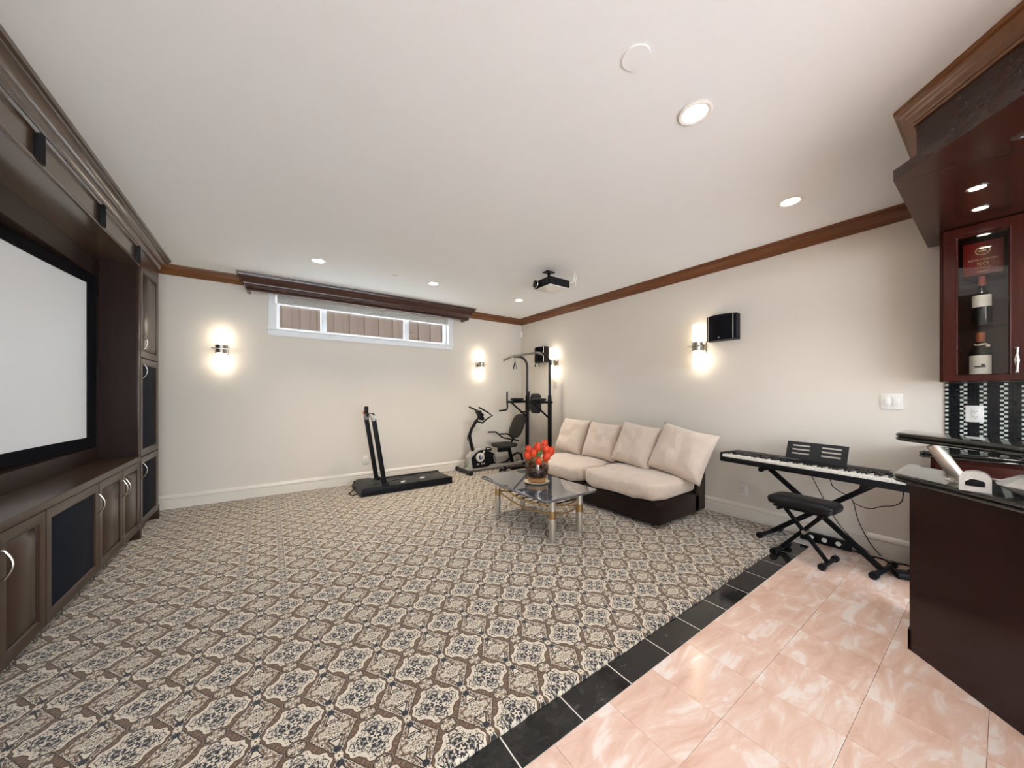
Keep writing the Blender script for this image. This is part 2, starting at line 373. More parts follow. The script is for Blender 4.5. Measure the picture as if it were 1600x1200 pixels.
# crown mouldings
cp = [(0, 2.750), (0, 2.655), (.012, 2.655), (.016, 2.664), (.024, 2.667), (.028, 2.676), (.036, 2.679), (.044, 2.694), (.058, 2.708), (.078, 2.719), (.094, 2.724), (.097, 2.732), (.113, 2.735), (.115, 2.750)]
B().sweep([(XL, YB), (-.20, YB)], cp, left=False).obj('trim_1', 'mahogany_trim', kind='structure', label='mahogany crown moulding left of the window')
B().sweep([(2.737, YB), (XR, YB), (XR, .335)], cp, left=False).obj('trim_2', 'mahogany_trim_y', kind='structure', label='mahogany crown moulding along the sofa wall')
vp = [(-.018, 2.745), (-.018, 2.560), (.014, 2.560), (.022, 2.572), (.014, 2.585), (.024, 2.590), (.024, 2.602), (.034, 2.608), (.034, 2.622), (.044, 2.628), (.044, 2.640), (.052, 2.652), (.066, 2.674), (.084, 2.690), (.092, 2.706), (.097, 2.712), (.100, 2.728), (.110, 2.731), (.112, 2.745)]
B().sweep([(-.20, YB), (-.20, 5.21), (2.737, 5.21), (2.737, YB)], vp, left=False).obj('window_valance', 'valance_wood', label='dark wooden cornice box valance above the high window', cat='valance')
# window
win = thing('window_1', 'long narrow high window with white frame and raised blind', 'window', (1.28, YB, 2.147), kind='structure')
del win['category']
def wl(bld): return bld.xf(Matrix.Translation((-1.28, -YB, -2.147)))
B_ = lambda: B()
wl(B().sweep([(WX0, 2.60), (WX0, WZ0), (WX1, WZ0), (WX1, 2.60)], [(0, 0), (.0, .012), (.012, .022), (.055, .022), (.062, .030), (.080, .030), (.080, 0)], left=False)
   .xf(Matrix(((1, 0, 0, 0), (0, 0, -1, YB), (0, 1, 0, 0), (0, 0, 0, 1))))).obj('casing', 'white_frame', win)
wl(B().box(WX0 - .10, WX1 + .10, YB - .045, YB + .01, WZ0 - .012, WZ0 + .006, .004)).obj('window_sill', 'white_frame', win)
GY = 5.50
def fr4(x0, x1, z0, z1, w, y0, y1):
    o = [(x0, z0), (x1, z0), (x1, z1), (x0, z1)]; i = [(x0 + w, z0 + w), (x1 - w, z0 + w), (x1 - w, z1 - w), (x0 + w, z1 - w)]
    bb = B(); L = [[(x, y0, z) for x, z in o], [(x, y0, z) for x, z in i], [(x, y1, z) for x, z in i], [(x, y1, z) for x, z in o]]
    L.append(L[0]); return bb.loft(L, cap=False)
for (x0, x1) in ((.080, .630), (.630, 1.795), (1.795, 2.473)):
    s_ = wl(fr4(x0, x1, WZ0 + .004, WZ1 - .004, .036, GY - .025, GY + .03)).obj('sash', 'white_frame', win)
    wl(B().box(x0 + .034, x1 - .034, GY, GY + .006, WZ0 + .036, WZ1 - .036)).obj('pane', 'pane', s_)
bl = thing('window_blind', 'pale pleated blind drawn up under the cornice box', 'blind', (1.28, 5.445, 2.50))
for k in range(6):
    z = .012 + k * .019
    B().box(-1.185, 1.185, -.016, .016, z - .008, z + .008, .006, 1).obj('slat', 'blind', bl)
B().box(-1.185, 1.185, -.018, .018, -.016, .002, .004).obj('bottom_rail', 'white_frame', bl)
B().box(-1.185, 1.185, -.018, .018, .118, .120).obj('head_rail', 'white_frame', bl)
# added patio doors, unseen behind the viewer, to bring daylight to the ceiling
dw2 = thing('added_glazed_doors', 'added wide glazed patio doors, unseen behind the viewer', None, (0, 0, 0), kind='structure')
for k in range(4):
    w_ = (DX1 - DX0) / 4; x0 = DX0 + k * w_
    s_ = fr4(x0 + .002, x0 + w_ - .002, .004, 2.446, .06, YF - .10, YF - .05).obj('sash', 'white_frame', dw2)
    B().box(x0 + .058, x0 + w_ - .058, YF - .078, YF - .072, .062, 2.388).obj('pane', 'pane', s_)
B().box(-9, 12, YF - 14, YF - .15, -.20, -.03).obj('patio', 'patio_stone', kind='structure', label='added pale patio outside the unseen doors, bouncing light indoors')  # unseen pale slab added to bounce sunlight up to the ceiling
# outside
B().box(XL - .15, XR + .15, YF - .10, YB + .17, ZC + .152, 6.4).obj('added_sun_block', 'wall', kind='structure', label='unseen storey block added above the room to shade the fence')  # unseen block added to keep the sun off the fence
B().box(-6, 9, 5.60, 14, 1.5, 1.95).obj('ground', 'gravel', kind='structure', label='pale concrete outside the window')
fe = thing('fence', 'weathered brown wooden board fence outside the window', 'fence', (1.5, 7.6, 1.95))
pm = B().box(-.073, .073, -.01, .01, 0, 1.03, .003, 1).mesh('plank', 'fence_wood')
for k in range(50):
    instance(pm, 'plank', fe, (-3.5 + k * .142, .011 if k % 2 else -.011, 0))
for z in (.12,): B().box(-3.5, 3.5, .022, .06, z - .04, z + .04).obj('rail', 'fence_wood', fe)

# ================================================================== ceiling fittings
def downlight(x, y, label, watts, big=1.0, group='recessed ceiling lights', col=(1, .96, .90)):
    t = thing('recessed_light', label, 'light', (x, y, ZC), group=group)
    B().lathe([(.075 * big, 0), (.078 * big, -.004), (.070 * big, -.009), (.056 * big, -.006), (.052 * big, 0)], 32, cap=False).obj('trim_ring', 'white_plastic', t)
    B().lathe([(.054 * big, -.003), (.03 * big, -.0045), (.004, -.005)], 28).obj('lens', 'lamp_disc', t)
    lamp('SPOT', 'bulb', t, (0, 0, -.02), watts, col, spot_size=math.radians(105), spot_blend=.9, shadow_soft_size=.06)
    return t
downlight(1.79, .915, 'large bright recessed ceiling light nearest the viewer', DOWNLIGHT_W, 1.05)
downlight(3.19, .922, 'recessed ceiling light above the digital piano', DOWNLIGHT_W, 1.0)
downlight(.435, 4.25, 'recessed ceiling light leftmost of the row near the window', DOWNLIGHT_W * 2.3, col=(1, .88, .72))
downlight(1.75, 4.26, 'recessed ceiling light in the middle of the row near the window', DOWNLIGHT_W * 2.3, col=(1, .88, .72))
downlight(3.12, 4.26, 'recessed ceiling light between the projector and the far corner', DOWNLIGHT_W * 2.3, col=(1, .88, .72))
downlight(.42, .92, 'recessed ceiling light above the viewer, out of the picture', DOWNLIGHT_W)
for x, w_ in ((-.6, 'media cabinet'), (.9, 'middle of the added doors'), (2.4, 'bar')): downlight(x, -2.1, 'added recessed ceiling light, unseen behind the viewer on the side of the ' + w_, REAR_W, group='added recessed lights behind the viewer')  # three unseen downlights added to raise the room's light
B().lathe([(.036, 0), (.038, -.004), (.034, -.010), (.016, -.012), (.012, -.02), (.002, -.021)], 24).obj('ceiling_sprinkler', 'white_plastic', label='small white ceiling sprinkler between two recessed lights', cat='sprinkler', loc=(1.255, 4.26, ZC))
B().lathe([(.058, -.0003), (.058, -.005)], 40).obj('ceiling_cover_plate', 'ceiling', label='flush round white cover plate on the ceiling near the viewer', cat='cover plate', loc=(1.29, .91, ZC))
# projector
pj = thing('projector', 'black ceiling projector with white underside on a short mount', 'projector', (2.70, 3.09, ZC), math.radians(0))
B().box(-.06, .06, -.045, .045, -.010, 0, .003).obj('ceiling_plate', 'black_metal', pj)
B().cyl((0, 0, -.008), (0, 0, -.105), .016).obj('mount_pole', 'black_metal', pj)
mb = B(); mb.box(-.10, .10, -.008, .008, -.118, -.104, .003); mb.box(-.008, .008, -.10, .10, -.118, -.104, .003); mb.obj('mount_bracket', 'black_metal', pj)
pb = B().box(-.145, .165, -.185, .105, -.205, -.116, .014).obj('housing', 'black_plastic', pj)
B().box(-.135, .155, -.175, .095, -.216, -.203, .008).obj('bottom_cover', 'white_plastic', pj)
ln = B().cyl((-.10, .04, -.162), (-.175, .04, -.162), .048, .044, 24).obj('lens_barrel', 'black_plastic', pj)
B().tube([(-.172, .04 + .046 * math.cos(2 * PI * k / 24), -.162 + .046 * math.sin(2 * PI * k / 24)) for k in range(24)], .005, 6, closed=True).obj('lens_ring', 'nickel', ln)
B().lathe([(.038, 0), (.03, .006), (.002, .009)], 24).obj('lens_glass', 'bottle_glass', ln, loc=(-.174, .04, -.162), rot=(0, -PI / 2, 0))
for k in range(5): B().box(-.147, -.144, -.15 + k * .02, -.138 + k * .02, -.19, -.13).obj('vent_slot', 'dark_grey', pj)
B().tube([(.15, -.19, -.15), (.19, -.215, -.14), (.21, -.21, -.05), (.215, -.20, -.004)], .008, 8).obj('cable', 'off_white', pj)
B().tube([(.15, -.19, -.17), (.20, -.23, -.19), (.225, -.22, -.08), (.218, -.20, -.004)], .008, 8).obj('cable', 'off_white', pj)

# ================================================================== wall fittings
def sconce(label, loc, rz):
    """local -y points into the room"""
    t = thing('wall_sconce', label, 'wall lamp', loc, rz, group='wall sconces')
    B().box(-.055, .055, -.018, 0, -.065, .065, .004).obj('back_plate', 'brushed', t)
    B().box(-.012, .012, -.05, -.016, -.018, .018, .003).obj('arm', 'brushed', t)
    B().lathe([(.050, -.050), (.054, -.048), (.054, .048), (.050, .050)], 28, (0, -.095, 0)).obj('band', 'brushed', t)
    B().box(-.085, .085, -.156, -.148, -.005, .005, .002).obj('cross_bar', 'nickel', t)
    for (z0, z1) in ((.050, .245), (-.245, -.050)):
        B().lathe([(.044, z0), (.048, z0 + .002), (.048, z1 - .004), (.044, z1)], 28, (0, -.095, 0)).obj('glass_shade', 'shade_glass', t)
    return t
sconce('lit glass wall sconce between the media cabinet and the window', (-.46, YB, 1.845), 0)
sconce('lit glass wall sconce right of the window above the exercise bike', (3.07, YB, 1.84), 0)
sconce('lit glass wall sconce behind the pull-up tower', (XR, 4.42, 1.85), -PI / 2)
sconce('lit glass wall sconce beside the black wall speaker', (XR, 1.985, 1.845), -PI / 2)
def wall_speaker(label, loc, rz):
    t = thing('wall_speaker', label, 'speaker', loc, rz, group='black wall speakers')
    prof = []
    for k in range(13):
        a = -1 + 2 * k / 12; prof.append((.150 * a, -.13 + .055 * a * a))
    prof += [(.150, 0), (-.150, 0)]
    B().prism(prof, 0, .27).obj('cabinet', 'black_plastic', t)
    gp = [(x * .96, y - .006) for x, y in prof[:13]]; gp += [(x * .96, y + .004) for x, y in prof[12::-1]]
    g = B().prism(gp, .006, .264).obj('grille', 'black_fabric', t)
    for s_ in (-1, 1): B().box(s_ * .122 - .002, s_ * .122 + .002, -.1060, -.092, .004, .266).obj('trim_strip', 'silver_plastic', t)
    B().box(-.006, .006, -.140, -.1345, .02, .032).obj('badge', 'silver_plastic', t)
    return t
wall_speaker('black curved wall speaker next to a sconce above the piano', (XR, 1.74, 1.885), -PI / 2)
wall_speaker('black curved wall speaker behind the pull-up tower', (XR, 4.76, 1.885), -PI / 2)
def outlet(name, label, loc, rz, w=.075, h=.12, rockers=0, sockets=(0,), cat='outlet'):
    t = thing(name, label, cat, loc, rz)
    B().box(-w / 2, w / 2, -.007, 0, -h / 2, h / 2, .0025).obj('cover_plate', 'white_plastic', t)
    for k in range(rockers):
        x = (k - (rockers - 1) / 2) * .046; B().box(x - .0165, x + .0165, -.012, -.006, -.033, .033, .002).obj('rocker', 'porcelain', t)
    for x in sockets:
        s_ = B().box(x - .017, x + .017, -.0095, -.006, -.034, .034, .002).obj('socket_face', 'porcelain', t)
        for z in (-.018, .018):
            for dx in (-.007, .007): B().box(x + dx - .0012, x + dx + .0012, -.0102, -.0092, z - .004, z + .004).obj('slot', 'black_plastic', s_)
            B().box(x - .002, x + .002, -.0102, -.0092, z - .012, z - .008).obj('ground_hole', 'black_plastic', s_)
    return t
outlet('light_switch', 'white double rocker light switch on the wall by the bar', (XR, .515, 1.25), -PI / 2, .12, .125, 2, (), 'light switch')
outlet('wall_outlet', 'white wall outlet under the left end of the piano', (XR, 1.552, .322), -PI / 2)
outlet('wall_outlet', 'white wall outlet on the window wall behind the treadmill', (1.168, YB, .348), 0)
outlet('backsplash_outlet', 'beige square outlet plate on the black and white mosaic', (XR - .009, .121, 1.17), -PI / 2, .078, .115, 0, (.004,))
al = thing('motion_sensor', 'small white motion sensor high in the room corner', 'sensor', (XR - .035, YB - .035, 2.41), -PI / 4)
B().box(-.028, .028, -.03, .012, 0, .11, .008).obj('sensor_case', 'white_plastic', al)
B().box(-.020, .020, -.033, -.029, .018, .062, .002).obj('sensor_lens', 'off_white', al)

# ================================================================== media cabinet
FX = -.94
def raised_door(parent, y0, y1, z0, z1, fill, hy=None, hz=None, mat='espresso_v', x=FX):
    """door with front face at x facing +X; fill 'panel' or 'grille'"""
    def rect(i, dx): return [(x + dx, y0 + i, z0 + i), (x + dx, y1 - i, z0 + i), (x + dx, y1 - i, z1 - i), (x + dx, y0 + i, z1 - i)]
    d = B().loft([rect(0, -.020), rect(0, -.002), rect(.002, 0), rect(.052, 0), rect(.058, -.004), rect(.062, -.012), rect(.062, -.020)], cap=False).obj('door', mat, parent)
    if fill == 'panel':
        B().loft([rect(.058, -.019), rect(.058, -.016), rect(.068, -.016), rect(.072, -.011), rect(.098, -.001), rect(.100, .0005)], cap=True).obj('raised_panel', mat, d)
    else:
        B().box(x - .016, x - .009, y0 + .056, y1 - .056, z0 + .056, z1 - .056, .002).obj('grille_cloth', 'navy_grille', d)
    if hy is not None:
        pull(d, x, hy, hz)
    return d
def pull(parent, x, y, z):
    pts = [(x - .002, y, z - .064), (x + .010, y, z - .062)] + [(x + .012 + .022 * math.sin(PI * k / 12), y, z - .060 + .120 * k / 12) for k in range(13)] + [(x + .010, y, z + .062), (x - .002, y, z + .064)]
    B().tube(pts, .0045, 8).obj('handle', 'nickel', parent)
def base_unit(label, y0, y1, doors):
    t = thing('base_cabinet', label, 'cabinet', (0, 0, 0))
    B().box(XL + .01, FX - .022, y0 + .001, y1 - .001, .100, .714).obj('body', 'espresso', t)
    B().box(XL + .05, FX - .075, y0 + .001, y1 - .001, 0.02, .100).obj('toe_kick', 'black_plastic', t)
    for (a, c, fill, hy) in doors: raised_door(t, a + .0025, c - .0025, .108, .708, fill, hy, .57)
    return t
base_unit('dark media base cabinet with two panelled doors beside the tower', 3.526, 4.418, [(3.99, 4.418, 'panel', 4.02), (3.526, 3.99, 'panel', 3.96)])
base_unit('dark media base cabinet with a black speaker-cloth door, nearer the far tower', 2.843, 3.524, [(2.843, 3.524, 'grille', 3.495)])
base_unit('dark media base cabinet with one panelled door at the left picture edge', 2.457, 2.841, [(2.457, 2.841, 'panel', 2.468)])
base_unit('dark media base cabinet with a black speaker-cloth door, left of the picture', 1.774, 2.455, [(1.774, 2.455, 'grille', 1.80)])
base_unit('dark media base cabinet with two panelled doors, left of the picture', .882, 1.772, [(1.31, 1.772, 'panel', 1.34), (.882, 1.31, 'panel', 1.28)])
ct = B().box(XL + .01, FX + .008, .882, 4.418, .7145, .758, .004).obj('media_countertop', 'espresso', label='long dark wooden ledge below the projection screen', cat='countertop')
def tower(label, y0, y1, hside):
    t = thing('tower_cabinet', label, 'cabinet', (0, 0, 0))
    B().box(XL + .01, FX - .022, y0, y1, .100, 2.618).obj('body', 'espresso_shaded', t)
    B().box(XL + .05, FX - .075, y0 + .04, y1 - .04, .02, .100).obj('toe_kick', 'black_plastic', t)
    for y in (y0, y1 - .038):
        B().box(FX - .024, FX - .002, y, y + .038, .14, 2.618, .002).obj('stile', 'espresso_v', t)
        B().box(FX - .090, FX + .006, y - .003 if y == y0 else y, y + .038 if y == y0 else y + .041, .02, .16, .003).obj('plinth_block', 'espresso_v', t)
    B().box(FX - .024, FX - .003, y0 + .038, y1 - .038, 2.50, 2.618).obj('frieze', 'espresso', t)
    a, c = y0 + .040, y1 - .040
    hy = a + .03 if hside < 0 else c - .03
    raised_door(t, a, c, .115, .735, 'grille', hy, .62); raised_door(t, a, c, .745, 1.635, 'grille', hy, 1.52); raised_door(t, a, c, 1.645, 2.497, 'panel', hy, 1.775)
    return t
tower('tall dark tower cabinet at the far end of the media wall', 4.42, 5.08, -1)
tower('tall dark tower cabinet at the near end of the media wall', .22, .88, 1)
hd = thing('media_header', 'dark wooden header with crown moulding above the projection screen', 'cornice', (0, 0, 0))
B().box(XL + .01, FX - .004, .882, 4.418, 2.44, 2.618).obj('frieze_board', 'espresso_lit', hd)
B().box(FX - .006, FX + .010, .882, 4.418, 2.438, 2.462, .005).obj('lower_bead', 'espresso_lit', hd)
B().sweep([(FX - .004, .882), (FX - .004, 4.418)], [(0, 2.585), (.014, 2.588), (.022, 2.600), (.012, 2.612), (0, 2.615)], left=False).obj('upper_bead', 'espresso_lit', hd)
for k in range(5):
    y = 4.34 - k * .79 - (.0 if k < 3 else 0); 
    if y < 1: continue
    q = B(); q.box(FX - .006, FX + .016, y - .028, y + .028, 2.452, 2.605, .002)
    for dy in (-.015, 0, .015): q.cyl((FX + .016, y + dy, 2.456), (FX + .016, y + dy, 2.601), .006, n=8)
    q.obj('fluted_block', 'black_metal', hd)
mcp = [(0, 2.620), (.008, 2.620), (.014, 2.630), (.010, 2.640), (.018, 2.645), (.022, 2.660), (.034, 2.685), (.054, 2.703), (.068, 2.710), (.070, 2.722), (.082, 2.726), (.084, 2.748), (0, 2.748)]
B().sweep([(XL + .01, 5.08), (FX, 5.08), (FX, .22), (XL + .01, .22)], mcp, left=True).obj('crown', 'espresso_lit', hd)
# screen surround and curved screen
b_ = B(); o_ = [(.882, .759), (4.418, .759), (4.418, 2.439), (.882, 2.439)]; i_ = [(.94, .870), (4.36, .870), (4.36, 2.290), (.94, 2.290)]
L = [[(-1.18, y, z) for y, z in o_], [(-1.18, y, z) for y, z in i_], [(-1.33, y, z) for y, z in i_], [(-1.33, y, z) for y, z in o_]]; L.append(L[0])
b_.loft(L, cap=False).obj('screen_surround', 'espresso_shaded', label='dark wooden panel framing the projection screen', cat='panel')
ps = thing('projection_screen', 'wide curved white projection screen in a black frame', 'screen', (0, 0, 0))
def sx(y): return -1.2 - .0343 * (1.61 ** 2 - (y - 2.65) ** 2)
def curved(y0, y1, z0, z1, dx0, dx1, n=28):
    ls = []
    for k in range(n + 1):
        y = y0 + (y1 - y0) * k / n; ls.append([(sx(y) + dx0, y, z0), (sx(y) + dx1, y, z0), (sx(y) + dx1, y, z1), (sx(y) + dx0, y, z1)])
    return B().loft(ls)
curved(1.00, 4.30, .93, 2.235, -.012, -.004).obj('screen_fabric', 'screen_white', ps)
curved(.945, 4.355, .872, .957, -.02, .012).obj('frame_rail', 'black_fabric', ps); curved(.945, 4.355, 2.210, 2.288, -.02, .012).obj('frame_rail', 'black_fabric', ps)
curved(4.26, 4.355, .957, 2.210, -.02, .012, 4).obj('frame_stile', 'black_fabric', ps); curved(.945, 1.04, .957, 2.210, -.02, .012, 4).obj('frame_stile', 'black_fabric', ps)

# ================================================================== treadmill
tm = thing('treadmill', 'black folding treadmill with slanted handle posts by the window wall', 'treadmill', (1.56, 4.88, .02))
def tl(bld): return bld.xf(Matrix.Translation((-1.56, -4.88, -.02)))
tl(B().box(.95, 2.18, 4.605, 4.66, .030, .120, .008)).obj('side_rail', 'black_plastic', tm); tl(B().box(.95, 2.18, 5.10, 5.155, .030, .120, .008)).obj('side_rail', 'black_plastic', tm)
tl(B().box(1.12, 2.17, 4.655, 5.105, .060, .110, .004)).obj('running_belt', 'dark_grey', tm)
tl(B().prism_y([(.935, .03), (1.20, .03), (1.24, .115), (1.15, .135), (1.0, .135), (.955, .11), (.935, .07)], 4.61, 5.15)).obj('motor_hood', 'dark_grey', tm)
tl(B().cyl((2.15, 4.66, .075), (2.15, 5.10, .075), .028)).obj('rear_roller', 'black_plastic', tm)
for (x, y) in ((1.0, 4.66), (1.0, 5.1), (2.1, 4.66), (2.1, 5.1)): tl(B().cyl((x, y, .02), (x, y, .035), .025)).obj('foot', 'black_plastic', tm)
def slab(p0, p1, w, d):
    a, c = Vector(p0), Vector(p1); t = (c - a).normalized(); yv = Vector((0, 1, 0)); n_ = t.cross(yv).normalized()
    pr = rrect(w, d, min(w, d) * .3, 3)
    return B().loft([[q + n_ * u_ + yv * v_ for u_, v_ in pr] for q in (a, c)])
for y, dx in ((4.665, 0), (5.085, -.0)):
    tl(slab((1.245, y, .10), (1.105, y, .985), .058, .034)).obj('handle_post', 'black_metal', tm)
    tl(B().box(1.21, 1.29, y - .03, y + .03, .10, .15, .01)).obj('post_foot', 'black_plastic', tm)
cs = tl(B().tube([(1.105, 4.665, .965), (1.092, 4.675, 1.015), (1.088, 4.72, 1.03), (1.088, 5.03, 1.03), (1.092, 5.075, 1.015), (1.105, 5.085, .965)], .026, 10)).obj('handlebar', 'grey_plastic', tm)
tl(B().box(1.045, 1.14, 4.76, 4.86, 1.02, 1.06, .01)).obj('console', 'black_plastic', tm)
tl(B().box(1.055, 1.10, 4.93, 4.99, 1.05, 1.15, .008).xf(Matrix.Translation((0, 0, 0)))).obj('phone_holder', 'black_plastic', tm)
tl(B().box(1.05, 1.075, 4.99, 5.03, 1.04, 1.09, .004)).obj('safety_key', 'tulip_red', tm)
B().tube([(1.05, 4.66, .150), (1.3, 4.72, .150), (1.52, 4.85, .135), (1.62, 5.0, .13), (1.72, 4.93, .13), (1.78, 4.82, .13)], .004, 6).obj('charging_cord', 'black_plastic', label='thin black cord lying on the treadmill belt', cat='cord')
for (x, y, r_) in ((1.50, 4.72, .5), (1.80, 4.80, -.3)):
    B().box(-.035, .035, -.012, .012, .110, .130, .005).obj('cord_clip', 'white_plastic', label='small white plug on the treadmill belt, %s one' % ('left' if x < 1.6 else 'right'), cat='plug', loc=(x, y, .0), rot=(0, 0, r_))
B().tube([(.945, 5.0, .08), (.90, 4.95, .035), (.84, 4.86, .026), (.87, 4.76, .026), (.93, 4.80, .026), (.99, 4.78, .026)], .006, 6).obj('extension_lead', 'black_plastic', label='black power cord coiled on the carpet left of the treadmill', cat='cord')

# ================================================================== exercise bike (local x along the wall)
bk = thing('exercise_bike', 'silver and black recumbent exercise bike in the far corner', 'exercise bike', (3.0, 5.12, .02))
def kl(bld): return bld.xf(Matrix.Translation((-3.0, -5.12, -.02)))
hp = [(2.70, .10), (2.735, .055), (3.24, .055), (3.235, .16), (3.205, .30), (3.13, .345), (3.02, .375), (2.93, .405), (2.84, .400), (2.745, .345), (2.685, .27)]
hs = kl(B().prism_y(hp, 5.065, 5.175)).obj('housing', 'silver_plastic', bk)
ip = [(2.765, .085), (3.05, .085), (3.10, .115), (3.215, .125), (3.195, .285), (3.10, .335), (3.0, .365), (2.92, .380), (2.82, .340), (2.735, .26)]
kl(B().prism_y(ip, 5.056, 5.066)).obj('side_panel', 'black_plastic', hs)
dc = kl(B().tube([(2.895, 5.058, .262), (2.895, 5.035, .262)], .078, 28)).obj('crank_disc', 'off_white', hs)
kl(B().tube([(2.895, 5.036, .262), (2.895, 5.028, .262)], .034, 20)).obj('hub_cap', 'blue_cap', dc)
ck = kl(slab((2.895, 5.022, .262), (2.965, 5.022, .365), .024, .012)).obj('crank_arm', 'off_white', bk)
kl(B().box(2.955, 3.055, 4.93, 5.02, .372, .392, .006)).obj('pedal', 'black_plastic', bk)
kl(B().tube([(2.96, 4.975, .392), (2.975, 4.975, .43), (3.03, 4.975, .425), (3.065, 4.975, .40), (3.06, 4.975, .375)], .010, 6)).obj('pedal_strap', 'black_plastic', bk)
for k in range(6):
    if k == 2: kl(B().box(2.868 + .0, 2.882, 5.052, 5.057, .146, .150)).obj('marking', 'white_plastic', hs)
    else:
        x = 2.835 + k * .027; kl(B().box(x, x + .018, 5.052, 5.057, .135, .160, .003)).obj('marking', 'white_plastic', hs)
kl(B().tube([(3.165, 5.055, .27), (3.185, 5.055, .165), (3.20, 5.055, .150), (3.213, 5.055, .165), (3.195, 5.055, .265), (3.18, 5.055, .28)], .007, 6, closed=True)).obj('vent_loop', 'silver_plastic', hs)
kl(B().box(2.66, 3.90, 5.085, 5.155, .045, .100, .012)).obj('main_rail', 'silver_plastic', bk)
for x in (2.63, 3.84):
    ya, yb = (4.90, 5.34) if x < 3 else (4.97, 5.27)
    kl(B().cyl((x, ya, .055), (x, yb, .055), .030, n=14)).obj('stabilizer', 'dark_grey', bk)
    for y in (ya - .015, yb + .015): kl(B().cyl((x, y - .02, .055), (x, y + .02, .055), .035, n=14)).obj('end_cap', 'black_plastic', bk)
kl(B().box(2.685, 2.745, 5.07, 5.10, .10, .16, .006)).obj('tape_mark', 'green_tape', bk)
kl(B().tube([(2.80, 5.12, .36), (2.755, 5.12, .52), (2.735, 5.12, .64), (2.775, 5.12, .74), (2.88, 5.12, .89)], [.030, .029, .027, .026, .024], 12)).obj('console_post', 'black_metal', bk)
kl(B().tube([(2.738, 5.115, .62), (2.70, 5.115, .625), (2.695, 5.115, .56), (2.735, 5.115, .55)], .009, 6)).obj('bottle_cage', 'black_metal', bk)
kl(B().box(-.025, .025, -.075, .075, -.09, .09, .015).xf(Matrix.Translation((2.93, 5.12, .96)) @ Matrix.Rotation(-.45, 4, 'Y'))).obj('console', 'black_plastic', bk)
for y0 in (4.98, 5.26):
    kl(B().tube([(2.86, 5.12, .86), (2.90, y0, .84), (2.98, y0, .90), (3.09, y0, .955), (2.99, y0, 1.02), (2.83 if y0 < 5.1 else 2.80, y0, 1.10)], .014, 8)).obj('handlebar', 'black_metal', bk)
kl(B().tube([(2.86, 5.12, .86), (2.82, 5.02, .86), (2.80, 4.99, .90), (2.85, 5.0, .99)], .008, 6)).obj('holder_loop', 'black_metal', bk)
def puff(w, d, h, e=3.2, nu=28, nv=14, wr=0.0, seed=0):
    """rounded cushion block centred on its base"""
    b2 = B(); loops = []
    def sg(c, p): return math.copysign(abs(c) ** p, c)
    for i in range(nv + 1):
        ph = -PI / 2 + PI * i / nv; cz, sz = sg(math.cos(ph), 2 / e), sg(math.sin(ph), 2 / e)
        lp = []
        for k in range(nu):
            t = 2 * PI * k / nu; x = w / 2 * cz * sg(math.cos(t), 2 / (e + 2)); y = d / 2 * cz * sg(math.sin(t), 2 / (e + 2)); z = h / 2 + h / 2 * sz
            if wr:
                q = noise.noise((x * 5 + seed, y * 5, z * 5)) * wr + noise.noise((x * 13 + seed, y * 13, z * 13)) * wr * .35
                x += q * .6; y += q * .6; z += q
            lp.append((x, y, z))
        loops.append(lp)
    return b2.loft(loops)
kl(puff(.40, .34, .085, 3.6).xf(Matrix.Translation((3.43, 5.12, .375)))).obj('seat', 'pad_grey', bk)
kl(puff(.085, .34, .46, 3.0).xf(Matrix.Translation((3.62, 5.12, .53)) @ Matrix.Rotation(.42, 4, 'Y'))).obj('backrest', 'pad_grey', bk)
kl(B().tube([(3.45, 5.12, .39), (3.58, 5.12, .45), (3.66, 5.12, .56), (3.80, 5.12, .85)], .016, 8)).obj('backrest_frame', 'black_metal', bk)
kl(B().box(3.30, 3.50, 5.09, 5.15, .30, .38, .01)).obj('seat_slide', 'black_plastic', bk)
kl(slab((3.60, 5.12, .09), (3.52, 5.12, .39), .06, .055)).obj('seat_post', 'black_metal', bk)
kl(B().tube([(3.35, 5.12, .09), (3.48, 5.12, .11), (3.60, 5.12, .21), (3.72, 5.12, .25), (3.80, 5.12, .22), (3.84, 5.12, .08)], .020, 8)).obj('curved_frame', 'black_metal', bk)
for y in (4.93, 5.31):
    kl(B().tube([(3.60, y, .50), (3.50, y, .53), (3.42, y, .60), (3.37, y, .635), (3.21, y, .64)], .013, 8)).obj('side_handle', 'black_metal', bk)
kl(B().cyl((3.58, 4.93, .505), (3.58, 5.31, .505), .013, n=8)).obj('handle_bar_link', 'black_metal', bk)
# dark tangle on floor between bike and tower
B().tube([(3.16 + .05 * math.cos(k * 1.1) + .008 * k, 4.85 + .06 * math.sin(k * 1.7), .035 + .012 * math.sin(k * 2.3) + .002 * k) for k in range(22)], .010, 6).obj('resistance_band', 'navy_grille', label='tangled dark rubber exercise band on the carpet by the bike', cat='exercise band')

